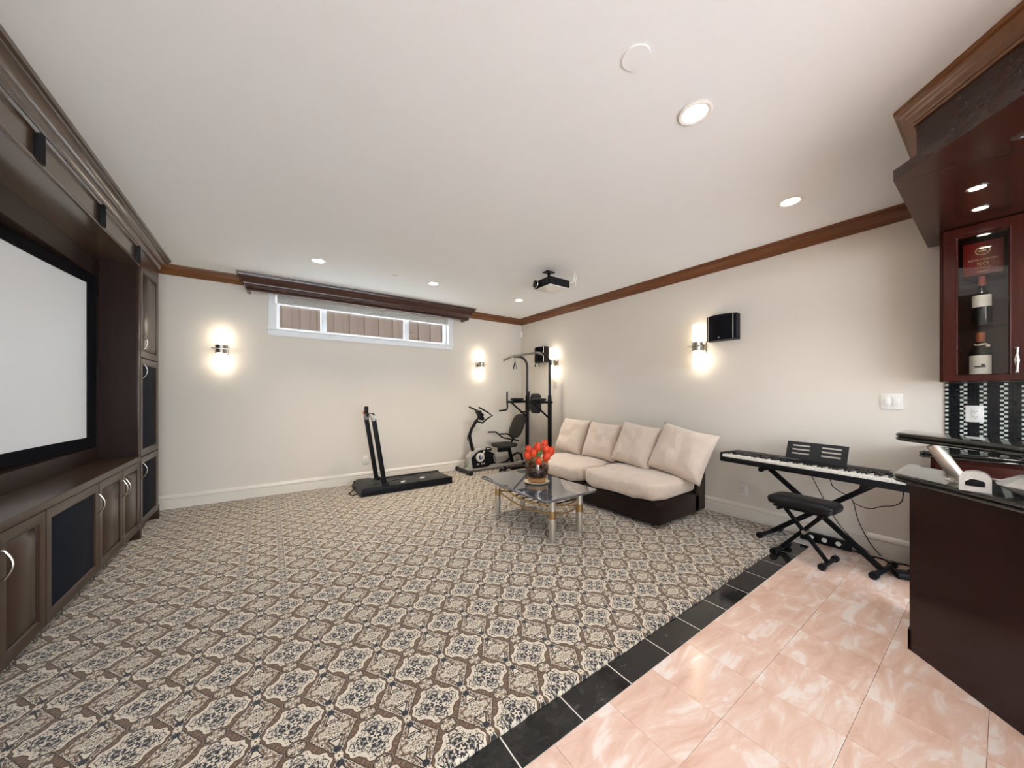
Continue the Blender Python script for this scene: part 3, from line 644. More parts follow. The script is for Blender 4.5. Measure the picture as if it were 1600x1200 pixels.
# ================================================================== pull-up tower
tw = thing('pull_up_tower', 'black steel pull-up and dip tower in front of the far corner', 'exercise tower', (3.75, 4.57, .02))
def pl_(bld): return bld.xf(Matrix.Translation((-3.75, -4.57, -.02)))
PY = (4.27, 4.87)
for y in PY:
    pl_(B().box(3.725, 3.775, y - .025, y + .025, .03, 1.24, .004)).obj('post', 'black_metal', tw)
    pl_(B().cyl((3.75, y, 1.20), (3.75, y, 1.30), .030)).obj('post_collar', 'black_metal', tw)
    pts = [(3.75, y, 1.22), (3.75, y, 1.80)] + [(3.75 - .17 * (1 - math.cos(k / 8 * PI / 2)), y, 1.80 + .17 * math.sin(k / 8 * PI / 2)) for k in range(1, 9)] + [(3.45, y, 1.97)]
    pl_(B().tube(pts, .022, 10)).obj('upper_post', 'dark_grey', tw)
    pl_(B().box(3.40, 4.00, y - .03, y + .03, .02, .065, .006)).obj('base_foot', 'black_metal', tw)
    ym = y
    pl_(B().box(3.33, 3.80, y - .020, y + .020, 1.165, 1.205, .004)).obj('dip_arm', 'black_metal', tw)
    pl_(B().tube([(3.42, y, 1.165), (3.73, y, .93)], .016, 8)).obj('brace', 'black_metal', tw)
    pl_(B().tube([(3.32, y, 1.36), (3.32, y, 1.17), (3.32, y - .01, 1.10), (3.305, y - .02, 1.065), (3.27, y - .03, 1.05), (3.13, y - .05, 1.04)], .015, 8)).obj('dip_handle', 'black_metal', tw)
    pl_(puff(.24, .11, .05, 3.5).xf(Matrix.Translation((3.53, y, 1.205)))).obj('arm_pad', 'vinyl', tw)
    h_ = pl_(B().tube([(3.47, y - .02, 1.965), (3.47, y - .02, 1.86)], .006, 6)).obj('handle_strap', 'black_metal', tw)
    pl_(B().tube([(3.47, y - .02, 1.87), (3.47, y - .075, 1.755), (3.47, y + .035, 1.755)], .011, 6, closed=True)).obj('triangle_grip', 'black_metal', h_)
pl_(B().tube([(3.40, 5.10, 1.915), (3.45, 4.98, 1.96), (3.45, 4.90, 1.97), (3.45, 4.24, 1.97), (3.45, 4.16, 1.96), (3.40, 4.04, 1.915)], .016, 10)).obj('pull_up_bar', 'dark_steel', tw)
pl_(B().box(3.735, 3.765, PY[0], PY[1], 1.165, 1.205, .004)).obj('cross_beam', 'black_metal', tw)
pl_(puff(.06, .26, .34, 4).xf(Matrix.Translation((3.70, 4.57, .99)))).obj('back_pad', 'vinyl', tw)
pl_(B().box(3.735, 3.765, 4.545, 4.595, .99, 1.18, .004)).obj('pad_bracket', 'black_metal', tw)
pl_(B().box(3.955, 4.000, PY[0], PY[1], .022, .062, .004)).obj('base_beam', 'black_metal', tw)

# ================================================================== sofa
def sofa_unit(label, y0, y1):
    t = thing('sofa_section', label, 'sofa', (3.45, (y0 + y1) / 2, .02), group='armless sofa sections')
    w = (y1 - y0); h = w / 2
    B().box(-.44, .34, -h + .003, h - .003, .03, .245, .03, 3).obj('base', 'leather', t)
    q = B(); q.loft([[(.24, yy, .05), (.435, yy, .05), (.445, yy, .30), (.455, yy, .62), (.44, yy, .74), (.40, yy, .765), (.36, yy, .74), (.30, yy, .42), (.25, yy, .24)] for yy in (-h + .003, -h + .02, h - .02, h - .003)]); q.obj('backrest', 'leather', t, smooth=60)
    puff(.84, w - .015, .225, 4.0, 56, 20, .022, y0 * 7).xf(Matrix.Translation((-.07, 0, .225))).obj('seat_cushion', 'suede', t, smooth=0 or 180)
    for (x, y) in ((-.38, -h + .06), (-.38, h - .06), (.30, -h + .06), (.30, h - .06)): B().lathe([(.022, 0), (.026, .032)], 14, (x, y, 0)).obj('foot', 'nickel', t)
    B().tube([(-.437, -h + .012, .06), (-.437, -h + .012, .225)], .006, 6).obj('seam', 'leather', t)
    return t
sofa_unit('armless beige and dark leather sofa section nearest the piano', 1.875, 2.86)
sofa_unit('armless beige and dark leather sofa section behind the flower vase', 2.865, 3.85)
def pillow(label, c, w, h, tilt, yaw, roll, seed, th=.11):
    b2 = B(); n = 26; vs = []; fs = []
    for side in (1, -1):
        for i in range(n + 1):
            for j in range(n + 1):
                a, d_ = -1 + 2 * i / n, -1 + 2 * j / n
                px = a * (1 - .07 * (1 - d_ * d_)); pz = d_ * (1 - .07 * (1 - a * a))
                t_ = ((1 - a ** 4) * (1 - d_ ** 4)) ** .55
                wr = noise.noise((a * 2.2 + seed, d_ * 2.2, side)) * .16 + noise.noise((a * 5 + seed, d_ * 3.0, side * 3)) * .07
                ed = 1 - max(abs(a), abs(d_)); ang = math.atan2(d_, a)
                wr += math.sin(ang * 26 + seed) * .05 * max(0, 1 - ed * 3.2)
                y_ = side * th * t_ * (1 + wr)
                vs.append((px * w / 2, y_, pz * h / 2))
    m_ = (n + 1) ** 2
    for s_ in range(2):
        for i in range(n):
            for j in range(n):
                q = [s_ * m_ + i * (n + 1) + j, s_ * m_ + (i + 1) * (n + 1) + j, s_ * m_ + (i + 1) * (n + 1) + j + 1, s_ * m_ + i * (n + 1) + j + 1]
                fs.append(tuple(q if s_ else q[::-1]))
    b2.add(vs, fs)
    bm = bmesh.new(); me = bpy.data.meshes.new('tmp'); me.from_pydata(b2.v, [], b2.f); bm.from_mesh(me); bmesh.ops.remove_doubles(bm, verts=bm.verts, dist=.0004); bpy.data.meshes.remove(me)
    b3 = B().frombm(bm)
    # local: x along the sofa, y thickness, z up; front of the pillow is -y
    M_ = Matrix.Rotation(-PI / 2 + yaw, 4, 'Z') @ Matrix.Rotation(-tilt, 4, 'X') @ Matrix.Rotation(roll, 4, 'Y')
    return b3.xf(M_).obj('cushion', 'suede', label=label, cat='cushion', group='beige back cushions on the sofa', loc=c, smooth=180)
pillow('large beige sofa cushion with a pointed corner, nearest the piano', (3.60, 1.985, .695), .61, .55, .42, .05, .19, 1.0, .125)
pillow('beige sofa cushion second from the piano', (3.60, 2.54, .705), .55, .53, .42, .0, .11, 4.0)
pillow('beige sofa cushion third from the piano', (3.62, 3.07, .695), .52, .51, .42, .10, .05, 7.0)
pillow('beige sofa cushion at the far end, partly behind its neighbour', (3.63, 3.63, .71), .54, .53, .40, -.05, .02, 11.0)

# ================================================================== coffee table and flowers
tb = thing('coffee_table', 'low granite-topped coffee table with chrome and brass cylinder legs', 'coffee table', (2.22, 2.755, .02))
TZ = .39
tp = rrect(.66, 1.10, .05, 6)
B().loft([[(x * .985, y * .99, TZ - .022) for x, y in tp], [(x, y, TZ - .014) for x, y in tp], [(x, y, TZ - .006) for x, y in tp], [(x * .985, y * .99, TZ) for x, y in tp]]).obj('table_top', 'table_granite', tb)
for x in (-.17, .17):
    for y in (-.455, .435):
        l_ = B().cyl((x, y, 0), (x, y, TZ - .02), .032, n=20).obj('leg', 'steel_leg', tb)
        B().cyl((x, y, TZ - .20), (x, y, TZ - .13), .0335, n=20).obj('brass_ring', 'brass_band', l_)
def sag(p0, p1, z0, dz, n=14): return [(p0[0] + (p1[0] - p0[0]) * k / n, p0[1] + (p1[1] - p0[1]) * k / n, z0 - dz * math.sin(PI * k / n)) for k in range(n + 1)]
def ribbon(pts, t=.006, h=.014):
    ls = []
    for i, p in enumerate(pts):
        a = Vector(pts[max(0, i - 1)]); c_ = Vector(pts[min(len(pts) - 1, i + 1)]); d_ = (c_ - a).normalized(); n_ = Vector((-d_.y, d_.x, 0)).normalized() * t / 2
        q = Vector(p); ls.append([q - n_ + Vector((0, 0, -h / 2)), q + n_ + Vector((0, 0, -h / 2)), q + n_ + Vector((0, 0, h / 2)), q - n_ + Vector((0, 0, h / 2))])
    return B().loft(ls)
for x in (-.17, .17):
    ribbon(sag((x, -.43), (x, .41), TZ - .09, .05)).obj('curved_rail', 'brass_band', tb); ribbon(sag((x, -.43), (x, .41), TZ - .16, .05)).obj('curved_rail', 'brass_band', tb)
for y in (-.455, .435):
    ribbon(sag((-.145, y), (.145, y), TZ - .09, .02)).obj('curved_rail', 'brass_band', tb); ribbon(sag((-.145, y), (.145, y), TZ - .16, .02)).obj('curved_rail', 'brass_band', tb)
for k in range(8):
    y = -.38 + k * .105; zz = TZ - .10 - .05 * math.sin(PI * (y + .43) / .84)
    B().cyl((-.17, y, zz), (.17, y, zz), .006, n=8).obj('shelf_rod', 'black_metal', tb)
TT = .02 + TZ
VX, VY = 2.245, 2.755
B().lathe([(.075, 0), (.10, .002), (.128, .010), (.130, .013), (.10, .009), (.004, .007)], 36).obj('saucer', 'saucer', label='cream round saucer under the flower vase', cat='saucer', loc=(VX, VY, TT))
vs_ = thing('flower_vase', 'barrel-shaped glass vase with dark pebbles on the coffee table', 'vase', (VX, VY, TT + .010))
B().lathe([(.080, .0), (.088, .004), (.104, .05), (.118, .11), (.121, .16), (.117, .20), (.111, .235), (.108, .235), (.113, .20), (.117, .16), (.114, .11), (.100, .055), (.06, .050)], 36).obj('glass_body', 'vase_glass', vs_)
B().lathe([(.078, .003), (.085, .006), (.099, .048), (.05, .052), (.004, .052)], 30).obj('wax_base', 'wax', vs_)
q = B(); rr = random.Random(3)
for k in range(230):
    a = rr.uniform(0, 2 * PI); z = rr.uniform(.06, .155); rad = (.090 + .020 * min(1, (z - .05) / .08)) * math.sqrt(rr.uniform(.55, 1)); s_ = rr.uniform(.009, .015)
    q.lathe([(s_ * .3, -s_ * .8), (s_, -s_ * .2), (s_ * .9, s_ * .4), (s_ * .2, s_ * .8)], 6, (rad * math.cos(a), rad * math.sin(a), z))
q.obj('pebble_fill', 'pebble', vs_, kind='stuff')
B().lathe([(.088, .055), (.098, .10), (.102, .15), (.06, .165), (.004, .165)], 24).obj('pebble_core', 'pebble', vs_)
def tulip(i, ang, rad, h, s_=1.0, bud=False):
    t = thing('tulip', TUL[i], 'flower', (VX, VY, TT + .17), group='red tulips in the vase')
    p = [(.03 * math.cos(ang), .03 * math.sin(ang), 0), (rad * .5 * math.cos(ang), rad * .5 * math.sin(ang), h * .5), (rad * math.cos(ang), rad * math.sin(ang), h)]
    st = B().tube(p, .004, 6).obj('stem', 'tulip_green', t)
    c_ = Vector(p[2]); ax = Vector((math.cos(ang) * rad * 3.0, math.sin(ang) * rad * 3.0, 1)).normalized()
    rot = Vector((0, 0, 1)).rotation_difference(ax).to_matrix().to_4x4()
    for k in range(6):
        a = 2 * PI * k / 6 + i; rr_ = .025 * s_ * (1 if k % 2 else .88)
        ls = []
        for m_ in range(9):
            t_ = m_ / 8; z = .072 * s_ * t_; rp = rr_ * math.sin(PI * min(1, (t_ * .80 + .10))) ** .75 * 1.12; wd = .85 * math.sin(PI * (t_ * .86 + .08)) ** .7
            row = []
            for n_ in range(5):
                aa = a + (n_ - 2) / 2 * wd * .75; row.append((rp * math.cos(aa), rp * math.sin(aa), z))
            ls.append(row + [(x * .93, y * .93, zz) for x, y, zz in row[::-1]])
        B().loft(ls).xf(Matrix.Translation(c_) @ rot).obj('petal', 'tulip_red', t)
    return t
TUL = ['topmost red tulip of the bouquet', 'red tulip in the middle of the bouquet, upper row', 'red tulip at the right edge of the bouquet', 'red tulip low on the right side of the bouquet', 'red tulip at the left edge of the bouquet',
       'red tulip left of centre in the bouquet', 'red tulip hanging over the front rim of the vase', 'red tulip in the right half of the bouquet, upper row', 'small red tulip at the upper left of the bouquet', 'red tulip at the back of the bouquet']
# camera-facing directions: right = (.82,-.57), toward viewer = (-.57,-.82)
tl_ = [(-.40, .075, .185, 1.15), (-2.0, .030, .140, 1.45), (-.62, .125, .095, 1.45), (-1.3, .105, .055, 1.45), (-3.30, .095, .065, 1.35), (-2.75, .065, .095, 1.30), (-2.1, .100, .025, 1.20), (-.8, .080, .120, 1.40), (-3.4, .080, .135, 1.10), (.9, .06, .13, 1.2)]
for i, (a, r_, h, s_) in enumerate(tl_): tulip(i, a, r_, h, s_)
def leaf(label, ang, rad, h, w):
    ls = []
    for m_ in range(9):
        t_ = m_ / 8; x = rad * t_; z = h * math.sin(t_ * PI * .62); ww = w * math.sin(PI * (t_ * .93 + .05)); 
        ls.append([(x, -ww, z + ww * .3), (x, 0, z), (x, ww, z + ww * .3), (x, ww, z + ww * .3 + .002), (x, 0, z + .003), (x, -ww, z + ww * .3 + .002)])
    B().loft(ls).obj('tulip_leaf', 'tulip_green', label=label, cat='leaf', loc=(VX, VY, TT + .19), rot=(0, 0, ang))
leaf('broad green tulip leaf pointing to the upper left', -3.5, .16, .15, .022); leaf('green tulip leaf standing up in the middle of the bouquet', -1.5, .09, .14, .018)
leaf('narrow green tulip leaf in front of the bouquet', -2.1, .07, .10, .012); leaf('green tulip leaf drooping over the left rim of the vase', -3.0, .13, .03, .014)

# ================================================================== digital piano, stand, bench
KP = thing('digital_piano', 'long black digital piano with 88 keys on a stand by the wall', 'digital piano', (3.635, 1.615, .655), math.radians(-98.5))
KL, KD = 1.275, .30
B().box(0, KL, 0, KD, 0, .048, .006).obj('case_bottom', 'black_plastic', KP)
B().box(0, KL, .155, KD, .046, .088, .006).obj('control_panel', 'black_plastic', KP)
B().box(0, .022, 0, .158, .046, .088, .006).obj('end_block', 'black_plastic', KP); B().box(KL - .022, KL, 0, .158, .046, .088, .006).obj('end_block', 'black_plastic', KP)
kw = (KL - .046) / 52
wk = B().box(.0005, kw - .0005, .004, .150, .048, .072, .0015, 1).mesh('white_key', 'ivory_key'); bkm = B().box(-.0055, .0055, .058, .152, .066, .086, .002, 1).mesh('black_key', 'black_key')
for k in range(52):
    instance(wk, 'white_key', KP, (.023 + k * kw, 0, 0))
    if k % 7 in (0, 2, 3, 5, 6) and k < 51: instance(bkm, 'black_key', KP, (.023 + (k + 1) * kw, 0, 0))
for k in range(7): B().box(.42 + k * .022, .435 + k * .022, .19, .205, .087, .090, .001, 1).obj('button', 'grey_plastic', KP)
B().box(KL - .16, KL - .05, .20, .27, .087, .094, .003).obj('speaker_cover', 'grey_plastic', KP)
# music rest with slots
def slotted(w, h, t, slots, r=.012):
    """plate in x-z with rectangular slots built as bars between slots"""
    b2 = B(); xs_ = sorted({-w / 2, w / 2} | {s[0] for s in slots} | {s[1] for s in slots}); zs_ = sorted({0, h} | {s[2] for s in slots} | {s[3] for s in slots})
    ix = {}; vs = []; fs = []
    def vid(i, j, k):
        if (i, j, k) not in ix: ix[(i, j, k)] = len(vs); vs.append((xs_[i], (0, t)[k], zs_[j]))
        return ix[(i, j, k)]
    def solid(i, j):
        if i < 0 or j < 0 or i >= len(xs_) - 1 or j >= len(zs_) - 1: return False
        cx, cz = (xs_[i] + xs_[i + 1]) / 2, (zs_[j] + zs_[j + 1]) / 2
        return not any(s[0] < cx < s[1] and s[2] < cz < s[3] for s in slots)
    for i in range(len(xs_) - 1):
        for j in range(len(zs_) - 1):
            if not solid(i, j): continue
            a = [(i, j), (i + 1, j), (i + 1, j + 1), (i, j + 1)]
            fs.append([vid(*p, 0) for p in a]); fs.append([vid(*p, 1) for p in a[::-1]])
            for (di, dj, p, q_) in ((0, -1, 0, 1), (1, 0, 1, 2), (0, 1, 2, 3), (-1, 0, 3, 0)):
                if not solid(i + di, j + dj): fs.append([vid(*a[q_], 0), vid(*a[p], 0), vid(*a[p], 1), vid(*a[q_], 1)])
    return b2.add(vs, fs)
sl = []
for c_ in (-.105, .105):
    for z in (.045, .080, .115): sl.append((c_ - .065, c_ + .065, z, z + .014))
mr = slotted(.42, .155, .008, sl).obj('music_rest', 'dark_grey', KP, loc=(.655, .245, .085), rot=(-.30, 0, 0), smooth=0)
# X stand (in the plane under the piano)
ks = thing('keyboard_stand', 'black folding X-shaped stand under the digital piano', 'stand', (3.74, 1.0, 0), math.radians(-98.5))
c98, s98 = math.cos(math.radians(-98.5)), math.sin(math.radians(-98.5))
def kloc(x, y, z):  # world -> stand local
    dx, dy = x - 3.74, y - 1.0; return (dx * c98 + dy * s98, -dx * s98 + dy * c98, z)
def bar(a, c_, w=.04): return B().loft([[(p[0] + u_, p[1] + v_, p[2]) for u_, v_ in rrect(w, w * .7, .006, 2)] for p in (a, c_)])
def bar2(p0, p1, w=.038, d_=.03):
    a, c_ = Vector(p0), Vector(p1); t = (c_ - a).normalized(); yv = Vector((0, 1, 0)); n_ = t.cross(yv).normalized(); pr = rrect(w, d_, .006, 2)
    return B().loft([[q + n_ * u_ + yv * v_ for u_, v_ in pr] for q in (a, c_)])
for (off, a, c_) in ((-.022, (-.24, .63), (.50, .03)), (.022, (.44, .63), (-.24, .05))):
    bar2((a[0], off, a[1]), (c_[0], off, c_[1])).obj('leg', 'black_metal', ks)
    B().cyl((a[0], -.15, a[1] + .005), (a[0], .15, a[1] + .005), .017, n=10).obj('top_bar', 'black_metal', ks)
    for s_ in (-1, 1): B().cyl((a[0], s_ * .155 - .012, a[1] + .002), (a[0], s_ * .155 + .012, a[1] + .002), .021, n=12).obj('rubber_cap', 'black_plastic', ks)
    zf = .028 if c_[0] > 0 else .048
    B().cyl((c_[0], -.17, zf), (c_[0], .15, zf), .018, n=10).obj('foot_bar', 'black_metal', ks)
    for s_ in (-.17, .15): B().cyl((c_[0], s_ - .02, zf), (c_[0], s_ + .02, zf), .026, n=12).obj('rubber_foot', 'black_plastic', ks)
B().cyl((.10, -.05, .34), (.10, .05, .34), .025).obj('pivot_bolt', 'black_plastic', ks)
# bench
bn = thing('piano_bench', 'black padded folding bench with crossed legs under the piano', 'bench', (3.50, .925, 0), math.radians(-98.5 + 4))
puff(.435, .26, .082, 4.2, 40, 12).xf(Matrix.Translation((0, 0, .400))).obj('seat', 'vinyl', bn)
rr2 = rrect(.428, .252, .045, 6); B().tube([(x, y, .448) for x, y in rr2], .0035, 6, closed=True).obj('seat_piping', 'black_plastic', bn)
B().box(-.17, .17, -.10, .10, .388, .402, .003).obj('seat_board', 'black_plastic', bn)
for (a, c_, off) in ((-.13, .155, -.016), (.13, -.155, .016)):
    bar2((a, off, .385), (c_, off, .03), .028, .024).obj('leg', 'black_metal', bn)
    B().cyl((a, -.11, .380), (a, .11, .380), .013, n=10).obj('top_bar', 'black_metal', bn)
    zf = .025
    B().cyl((c_, -.125, zf), (c_, .125, zf), .015, n=10).obj('foot_bar', 'black_metal', bn)
    for s_ in (-1, 1): B().cyl((c_, s_ * .125 - .018, zf), (c_, s_ * .125 + .018, zf), .024, n=12).obj('rubber_foot', 'black_plastic', bn)
B().cyl((0.012, -.04, .215), (0.012, .04, .215), .016).obj('pivot_bolt', 'nickel', bn)
# cords, power strip, pedal
def cord(label, pts, r=.0035, name='cable', mat='black_plastic'):
    P = [Vector(p) for p in pts]; out = []
    for i in range(len(P) - 1):
        p0, p1, p2, p3 = P[max(0, i - 1)], P[i], P[i + 1], P[min(len(P) - 1, i + 2)]
        for k in range(6):
            t = k / 6; out.append(.5 * ((2 * p1) + (-p0 + p2) * t + (2 * p0 - 5 * p1 + 4 * p2 - p3) * t * t + (-p0 + 3 * p1 - 3 * p2 + p3) * t ** 3))
    out.append(P[-1]); return B().tube(out, r, 6).obj(name, mat, label=label, cat='cable')
cord('thin black cable hanging straight from the piano to the bench', [(3.80, .98, .655), (3.81, .95, .60), (3.83, .89, .45), (3.86, .80, .25), (3.88, .70, .12), (3.90, .62, .05)])
cord('thin black cable looping from the piano into the stand leg', [(3.80, .86, .655), (3.80, .83, .60), (3.80, .815, .55), (3.80, .76, .51), (3.80, .70, .47), (3.80, .66, .30), (3.82, .60, .15), (3.86, .55, .06)])
cord('thin black cable sagging below the right end of the piano', [(3.74, .68, .46), (3.74, .63, .44), (3.74, .58, .44), (3.74, .53, .47), (3.74, .47, .49), (3.74, .43, .53), (3.74, .42, .60), (3.74, .42, .655)])
sp_ = thing('power_strip', 'black power strip with white plugs along the baseboard', 'power strip', (3.965, .90, .0), math.radians(-90))
B().box(-.17, .17, -.022, .022, .001, .075, .004).obj('strip_body', 'black_plastic', sp_)
for x in (-.09, .0, .09): B().lathe([(.020, 0), (.020, .006), (.014, .008)], 6).obj('plug', 'white_plastic', sp_, loc=(x, -.022, .042), rot=(PI / 2, 0, 0))
cord('black cable trailing from the power strip along the wall', [(3.95, .72, .02), (3.92, .64, .012), (3.95, .56, .012), (3.90, .50, .012), (3.95, .44, .014), (3.93, .36, .012)], .006)
pd = thing('sustain_pedal', 'small black sustain pedal on the floor by the bar panel', 'pedal', (3.72, .37, 0), math.radians(-60))
B().box(-.10, .06, -.045, .045, 0.001, .045, .01).obj('pedal_base', 'black_plastic', pd); B().box(-.02, .10, -.03, .03, .045, .058, .005).obj('pedal_lever', 'dark_grey', pd)

# ================================================================== bar
D45 = Vector((-1, -1)).normalized()
def along(p, s_): return (p[0] + D45.x * s_, p[1] + D45.y * s_)
A = (2.679, .28); Bp = (3.13, .28)
bc = thing('bar_cabinet', 'dark glossy angled bar front panel standing on pink marble', 'bar', (0, 0, 0))
B().prism([A, Bp, along(Bp, 2.3), along(A, 2.3)], .0005, .845).obj('front_panel', 'bar_wood', bc)
B().prism([(A[0] - .004, A[1] + .006), (Bp[0], A[1] + .006), (Bp[0], A[1] + .001), (A[0], A[1] + .001)], .0005, .10).obj('end_plinth', 'bar_wood', bc)
def slab_top(poly, z0, z1, name, label, cat='countertop', mat='granite', e=.012):
    """edge profile: rounded ogee on all sides; poly convex ccw"""
    c_ = Vector((sum(p[0] for p in poly) / len(poly), sum(p[1] for p in poly) / len(poly)))
    def off(d_):
        n = len(poly); out = []
        for i in range(n):
            p0, p1, p2 = Vector(poly[i - 1]), Vector(poly[i]), Vector(poly[(i + 1) % n])
            t1 = (p1 - p0).normalized(); t2 = (p2 - p1).normalized(); n1 = Vector((-t1.y, t1.x)); n2 = Vector((-t2.y, t2.x))
            if n1.dot(c_ - p1) < 0: n1 = -n1
            if n2.dot(c_ - p1) < 0: n2 = -n2
            m_ = (n1 + n2).normalized(); m_ = m_ / max(.3, m_.dot(n1)); out.append(p1 + m_ * d_)
        return out
    h = z1 - z0; L = []
    for (d_, f_) in ((.030, 0), (.014, .03), (.004, .14), (.0, .30), (.004, .44), (.010, .50), (.004, .58), (.0, .74), (.004, .88), (.010, .97), (.022, 1.0)):
        L.append([(p.x, p.y, z0 + h * f_) for p in off(d_)])
    return B().loft(L).obj(name, mat, label=label, cat=cat, smooth=50)
def cut(poly, r=.04):
    """soften the first corner"""
    a, p, c_ = Vector(poly[-1]), Vector(poly[0]), Vector(poly[1]); t1 = (a - p).normalized(); t2 = (c_ - p).normalized(); out = []
    for k in range(5):
        t = k / 4; out.append(tuple((1 - t) ** 2 * (p + t1 * r) + 2 * t * (1 - t) * p + t * t * (p + t2 * r)))
    return out + [tuple(q) for q in poly[1:]]
LA = (2.705, .345); LB = (3.19, .345)
slab_top(cut([LA, LB, along(LB, 2.35), along(LA, 2.35)], .03), .846, .890, 'bar_counter', 'lower black granite counter on the angled bar panel')
UA = (2.775, .345); UB = (3.08, .345)
slab_top(cut([UA, UB, along(UB, 2.3), along(UA, 2.3)], .03), 1.055, 1.100, 'raised_bar_top', 'raised black granite bar shelf on a slanted steel post')
pst = thing('bar_post', 'slanted brushed steel tube holding the raised bar shelf', 'post', (0, 0, 0))
B().cyl((2.70, .12, .8905), (2.685, .204, 1.0545), .026, n=24).obj('tube', 'steel_leg', pst)
B().lathe([(.048, 0), (.048, .004), (.032, .006)], 28).obj('flange', 'chrome', pst, loc=(2.70, .12, .8903))
# back counter on the right wall
bkc = thing('back_bar_cabinet', 'mahogany back bar base cabinet with drawers against the wall', 'cabinet', (0, 0, 0))
B().box(3.60, XR - .002, -1.4, .285, .0005, .884).obj('body', 'mahogany', bkc)
for k in range(3):
    y1 = .265 - k * .44; dw = B().box(3.584, 3.602, y1 - .42, y1, .72, .865, .004).obj('drawer', 'mahogany', bkc)
    B().box(3.560, 3.584, y1 - .25, y1 - .17, .79, .80, .003).obj('handle', 'nickel', dw)
    dd = B().box(3.584, 3.602, y1 - .42, y1, .10, .70, .004).obj('door', 'mahogany', bkc); B().box(3.560, 3.584, y1 - .40, y1 - .39, .50, .60, .003).obj('handle', 'nickel', dd)
slab_top(cut([(3.565, .335), (XR - .002, .335), (XR - .002, -1.4), (3.565, -1.4)], .02), .885, .928, 'back_bar_counter', 'black granite back counter below the mosaic backsplash')
# mosaic backsplash
ms = B().box(XR - .006, XR - .0005, -1.4, .252, .929, 1.388).obj('mosaic_backsplash', 'grout_dark', label='black and white mosaic tile backsplash behind the bar', cat='backsplash')
wt, btl = B(), B(); ty, tz = .0165, .0155
nrow = int((1.388 - .932) / tz)
for c_ in range(100):
    y1 = .2505 - c_ * ty; ph = c_ % 5
    for r_ in range(nrow):
        z0 = .932 + r_ * tz
        if z0 + tz > 1.388 or y1 - ty < -1.39: continue
        white = (ph == 0 and r_ % 2 == 0) or (ph == 4 and r_ % 2 == 1)
        (wt if white else btl).box(XR - .009, XR - .0055, y1 - ty + .0008, y1 - .0008, z0 + .0008, z0 + tz - .0008)
wt.obj('white_mosaic_tiles', 'tile_white', ms, kind='stuff', smooth=0); btl.obj('black_mosaic_tiles', 'tile_black', ms, kind='stuff', smooth=0)
# glazed upper cabinets
CX = 3.70
def upper(label, y1, y0):
    t = thing('glass_cabinet', label, 'cabinet', (0, 0, 0), group=None)
    zb, zt = 1.389, 2.398
    q = B()
    L = [[(CX + .022, y, z) for y, z in ((y0, zb), (y1, zb), (y1, zt), (y0, zt))], [(XR - .002, y, z) for y, z in ((y0, zb), (y1, zb), (y1, zt), (y0, zt))], [(XR - .002, y, z) for y, z in ((y0 + .018, zb + .018), (y1 - .018, zb + .018), (y1 - .018, zt - .018), (y0 + .018, zt - .018))], [(CX + .022, y, z) for y, z in ((y0 + .018, zb + .018), (y1 - .018, zb + .018), (y1 - .018, zt - .018), (y0 + .018, zt - .018))]]
    L.append(L[0]); q.loft(L, cap=False).obj('carcass', 'mahogany', t)
    B().box(XR - .012, XR - .003, y0 + .016, y1 - .016, zb + .016, zt - .016).obj('back_panel', 'mahogany', t)
    a, c_ = y0 + .004, y1 - .018
    def rect(i, dx): return [(CX + dx, a + i, zb + .002 + i * .75), (CX + dx, c_ - i, zb + .002 + i * .75), (CX + dx, c_ - i, zt - .004 - i * 1.15), (CX + dx, a + i, zt - .004 - i * 1.15)]
    d = B().loft([rect(0, .021), rect(0, .002), rect(.002, 0), rect(.050, 0), rect(.054, -.004), rect(.058, 0), rect(.060, .010), rect(.060, .021), rect(0, .021)], cap=False).obj('door', 'mahogany', t)
    B().box(CX + .011, CX + .014, a + .056, c_ - .056, zb + .045, zt - .071).obj('pane', 'cabinet_glass', d)
    hz = 1.512
    prof = [(.004, -.082), (.010, -.076), (.006, -.066), (.005, -.04), (.009, -.022), (.012, 0), (.009, .022), (.005, .04), (.006, .066), (.010, .076), (.004, .082)]
    h_ = B().lathe(prof, 12).obj('handle', 'chrome', d, loc=(CX - .022, a + .030, hz))
    for s_ in (-.05, .05): B().cyl((.0, 0, s_), (.024, 0, s_), .005, n=8).obj('handle_post', 'chrome', h_)
    for z in (1.757, 2.085): B().box(CX + .03, XR - .014, y0 + .02, y1 - .02, z - .008, z).obj('glass_shelf', 'shelf_glass', t)
    return t
upper('mahogany glass-door wall cabinet holding bottles and a red box', .255, -.076)
upper('mahogany glass-door wall cabinet beyond the right picture edge', -.078, -.409)
rb = thing('liquor_box', 'red gift box with gold lettering on the top cabinet shelf', 'box', (3.80, .083, 2.0855), -PI / 2)
B().box(-.078, .078, 0, .10, 0, .215, .003).obj('carton', 'box_red', rb)
for (tx, sz, z) in (('REMY MARTIN', .018, .098), ('XO', .032, .070), ('EXCELLENCE', .010, .048), ('COGNAC', .011, .022)):
    me = textmesh(tx, sz); me.materials.append(MT('gold_print')); o = bpy.data.objects.new('lettering', me); COL.objects.link(o); o.parent = rb; o.location = (0, -.0008, z); o.rotation_euler = (PI / 2, 0, 0)
B().tube([(.028 * math.cos(2 * PI * k / 28), -.001, .155 + .026 * math.sin(2 * PI * k / 28)) for k in range(28)], .0022, 5, closed=True).obj('emblem_ring', 'gold_print', rb)
B().box(-.018, .014, -.002, .0, .150, .160, .002).obj('emblem_mark', 'gold_print', rb)
